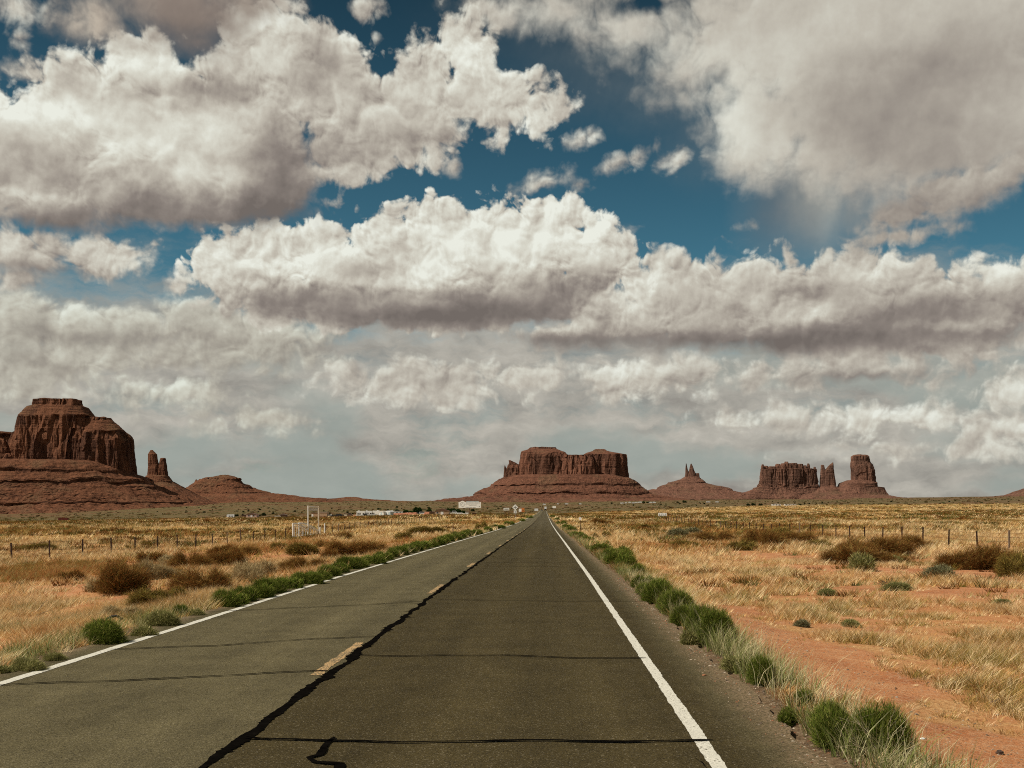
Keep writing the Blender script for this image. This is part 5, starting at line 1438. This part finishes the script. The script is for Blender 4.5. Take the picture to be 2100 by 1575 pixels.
# trees of the settlement
trunk_mb = MB().tube((0, 0, -.1), (.02, 0, .28), .035, .025, 7).tube((.02, 0, .27), (-.10, .05, .6), .02, .010, 6).tube((.02, 0, .27), (.14, -.04, .62), .02, .010, 6).tube((.02, 0, .27), (.02, .1, .7), .018, .008, 6)
trunk_me = mesh_np('trunk', np.concatenate(trunk_mb.V), [np.array(v) for v in trunk_mb.P.values()], m_wood)
crowns = [dome_mesh('crown', 3200, .05, [(.030, .055, .012), (.018, .034, .008), (.045, .075, .018)], 5, 500 + s, up=.9, h=.82, jitter=.14) for s in range(3)]
for (x, Y, w, h, lab) in ((816.5, 760, 4.4, 4.0, 'small dark tree behind the long white mobile home'), (832, 800, 5.0, 3.4, 'second small dark tree, between mobile home and big tree'),
                          (856, 700, 6.4, 5.2, 'big dark green tree behind the white off-road car'), (880, 720, 3.6, 4.0, 'rounded dark tree right of the big tree'), (842, 740, 3.4, 2.8, 'low dark tree at the left foot of the big tree'),
                          (918, 690, 4.0, 4.0, 'dark tree rising behind the barn roof'), (930, 680, 4.6, 4.1, 'dark tree behind the white van'), (941, 690, 4.4, 3.6, 'dark tree nearest the billboard'),
                          (952, 700, 3.4, 2.6, 'low dark bushy tree under the billboard panel')):
    t = place('tree', lab, 'tree', x, Y, 0, 'trees in the settlement')
    c = obj('crown', random.choice(crowns), t); c.scale = (w * 1.5, w * 1.5, h * 1.0); c.location = (0, 0, h * .16); c.rotation_euler.z = random.uniform(0, 6)
    k = obj('trunk', trunk_me, t); k.scale = (h, h, h)

# right-hand plain: two long mobile homes and a far hamlet
building('mobile_home', 'left of two long white mobile homes on the right plain', 'mobile home', 1592.5, 1700, 13.5, 2.7, 5, 'white', 'paleroof', .5, wins=((-5, -3.6, 1, 1.9), (-1, .6, 1, 1.9), (3.4, 5, 1, 1.9)))
building('mobile_home', 'right and longer of two white mobile homes on the right plain', 'mobile home', 1621, 1700, 18, 2.4, 5, 'white', 'paleroof', .5, wins=((-7, -5.4, 1, 1.8), (-2, -.4, 1, 1.8), (4, 5.6, 1, 1.8)))
for (x, s) in ((1535, 8), (1546, 9), (1560, 7), (1616, 5), (1640, 5)):
    juniper(x, 1740, s, s * .55, 'dark juniper clump beside the white mobile homes', 'junipers beside the mobile homes')
for k, (x, w) in enumerate(((1276, 9), (1284, 6), (1292, 8), (1299, 7), (1305, 8), (1313, 12), (1334, 10), (1341, 12), (1453, 11), (1471, 8), (1116, 9), (1144, 5), (1190, 7), (1162, 10))):
    building('house', 'tiny white house of the far hamlet below the buttes', 'house', x, 3200 + (k % 3) * 60, w, 3.0, 7, 'white', 'paleroof', .8, group='tiny white houses of the far hamlet')
for (x, w, h) in ((1320, 10, 7), (1328, 9, 5), (1405, 13, 8), (1255, 7, 5), (1390, 9, 5)):
    juniper(x, 3150, w, h, 'dark juniper clump among the far hamlet houses', 'junipers of the far hamlet')

# truck going away at the end of the road
t = thing('box_truck', 'white box truck driving away at the end of the road', 'truck', (.35, 1290, float(roadz(1290))))
MB().box(-1.3, 1.3, 0, 7.5, 2.3, 5.0).build('cargo_box', M['white'], t)
MB().box(-1.22, 1.22, .15, 9.8, .75, 2.298).build('chassis', M['dark'], t)
MB().box(-1.2, 1.2, 7.6, 9.8, 2.3, 3.4).build('cab', M['white'], t)
for sx in (-1, 1):
    for yy in (1.4, 8.6):
        w_ = MB().tube((sx * .80, yy, .5), (sx * 1.24, yy, .5), .5, .5, 14).build('wheel', M['rubber'], t)
MB().box(-1.15, -.85, .10, .148, 1.2, 1.45).build('tail_lamp', M['red'], t); MB().box(.85, 1.15, .10, .148, 1.2, 1.45).build('tail_lamp', M['red'], t)
X_ = -4.2
t = thing('oncoming_car', 'small dark car coming in the left lane beside the truck', 'car', (-3.6, 1270, float(roadz(1270))))
MB().prism([(0, .35), (4.4, .35), (4.4, .95), (3.4, 1.0), (2.8, 1.45), (1.3, 1.45), (.8, .95), (0, .8)], -.9, .9, axis='x').build('body', M['dark'], t)
MB().box(-.75, .75, .80, .86, 1.0, 1.35).build('windscreen', M['glass'], t)
for sx in (-1, 1):
    MB().box(sx * .62 - .14, sx * .62 + .14, -.04, -.003, .55, .75).build('headlight', M['reflector'], t)
    for yy in (.8, 3.5): MB().tube((sx * .72, yy, .34), (sx * .92, yy, .34), .34, .34, 12).build('wheel', M['rubber'], t)
t = thing('box_trailer', 'white trailer parked far off left of the road end', 'trailer', (-9.5, 1180, float(ground_z(-9.5, 1180))))
MB().box(-2.0, 2.0, 0, 2.4, .6, 3.2).build('body', M['white'], t); MB().box(-2.9, -2.02, .9, 1.5, .6, .8).build('drawbar', M['grey'], t)
for sx in (-.5, .5): MB().tube((sx, -.02, .4), (sx, .2, .4), .4, .4, 12).build('wheel', M['rubber'], t)

# ---- small things lying in the verge
def twig(mb, p, d, L_, r, depth, R_):
    for k in range(4):
        q = p + d * (L_ / 4); mb.tube(p, q, r, r * .8, 5); p = q; r *= .82
        d = (d + Vector((R_.gauss(0, .16), R_.gauss(0, .16), R_.gauss(-.03, .10)))).normalized()
        if depth and k: twig(mb, p, (d + Vector((R_.gauss(0, .55), R_.gauss(0, .55), R_.gauss(.05, .25)))).normalized(), L_ * .55, r * .75, depth - 1, R_)
def branch(name, label, x, y, L_, r, mat, n, seed, dirs=None, depth=2):
    R_ = random.Random(seed); p = at_px(x, y); mb = MB()
    for i in range(n):
        d = Vector(dirs[i % len(dirs)]) if dirs else Vector((R_.gauss(0, 1), R_.gauss(0, 1), R_.uniform(.1, .5)))
        twig(mb, Vector((0, 0, .01)), d.normalized(), L_ * R_.uniform(.7, 1.1), r, depth, R_)
    o = mb.build(name, mat, label=label, category='branch'); o.location = p
branch('dead_branch', 'bleached curling weed stems over the nearest green shrubs', 1815, 1568, .34, .0035, M['stick'], 9, 5, dirs=[(-.8, .1, .5), (-.5, .2, .9), (.1, .2, 1), (.6, .1, .8), (.9, 0, .45), (.8, -.2, .2), (-.9, -.1, .2)], depth=2)
branch('dead_branch', 'dark fallen branch lying by olive grass in the right field', 1838, 1202, .55, .022, M['darkstick'], 4, 8, dirs=[(1, .3, .25), (-1, .1, .1), (.8, -.2, .12), (-.5, .4, .2)], depth=1)
branch('dead_branch', 'dark curved stick on bare red soil in the right field', 1872, 1244, .35, .014, M['darkstick'], 2, 9, dirs=[(1, .1, .1), (-.8, .1, .05)], depth=1)
branch('dead_branch', 'small dark branches on the ground in the left field', 70, 1262, .28, .012, M['darkstick'], 4, 10, dirs=[(1, .3, .2), (-1, .1, .1), (.8, -.2, .1), (.3, .2, .4)], depth=1)
def lump(name, label, cat, x, y, size, mat, seed, flat=.5):
    p = at_px(x, y); bm = bmesh.new(); bmesh.ops.create_icosphere(bm, subdivisions=2, radius=1)
    R_ = random.Random(seed)
    for v in bm.verts:
        k = 1 + R_.uniform(-.18, .18); v.co = Vector((v.co.x * k * size, v.co.y * k * size * .8, v.co.z * k * size * flat))
    me = bpy.data.meshes.new(name); bm.to_mesh(me); bm.free(); me.materials.append(mat)
    o = obj(name, me, label=label, category=cat); o.location = p + Vector((0, 0, size * flat * .5)); o.rotation_euler.z = R_.uniform(0, 6)
lump('rock', 'dark clod on the red soil at bottom right', 'rock', 2050, 1547, .045, M['darkstick'], 1)
lump('rock', 'small dark stone on the sandy track, middle right', 'rock', 1590, 1271, .05, M['darkstick'], 2, .35)
lump('rock', 'small dark stone lying in pale grass right of the verge', 'rock', 1339, 1148, .10, M['darkstick'], 3, .35)
lump('paper_litter', 'white crumpled litter beside the bleached weed stems', 'litter', 1892, 1517, .026, M['signwhite'], 4)
lump('paper_litter', 'pale crumpled litter in the grass far right', 'litter', 1958, 1402, .035, M['signwhite'], 5, .4)
lump('paper_litter', 'white scrap of litter beyond the grass at centre right', 'litter', 1438, 1187, .07, M['signwhite'], 6, .3)
lump('paper_litter', 'tiny white scrap of litter in the straw, upper right', 'litter', 1464, 1166, .06, M['signwhite'], 7, .4)
p = at_px(2044, 1446)
t = thing('drink_can', 'crushed dark drink can at the foot of a grass tuft', 'can', p + Vector((0, 0, .033)), .5)
MB().tube((-.06, 0, 0), (.06, 0, 0), .033, .033, 14).build('body', M['can'], t)
MB().tube((.0605, 0, 0), (.066, 0, 0), .029, .026, 14).build('lid', M['silver'], t)
p = at_px(235, 1283)
t = thing('tyre_scrap', 'black strip of tyre rubber lying behind the nearest left shrub', 'tyre scrap', p, .4)
MB().path([(-.14, 0, .10), (-.06, .01, .15), (.04, 0, .16), (.12, .02, .10)], .022, 6).build('tread', M['rubber'], t)
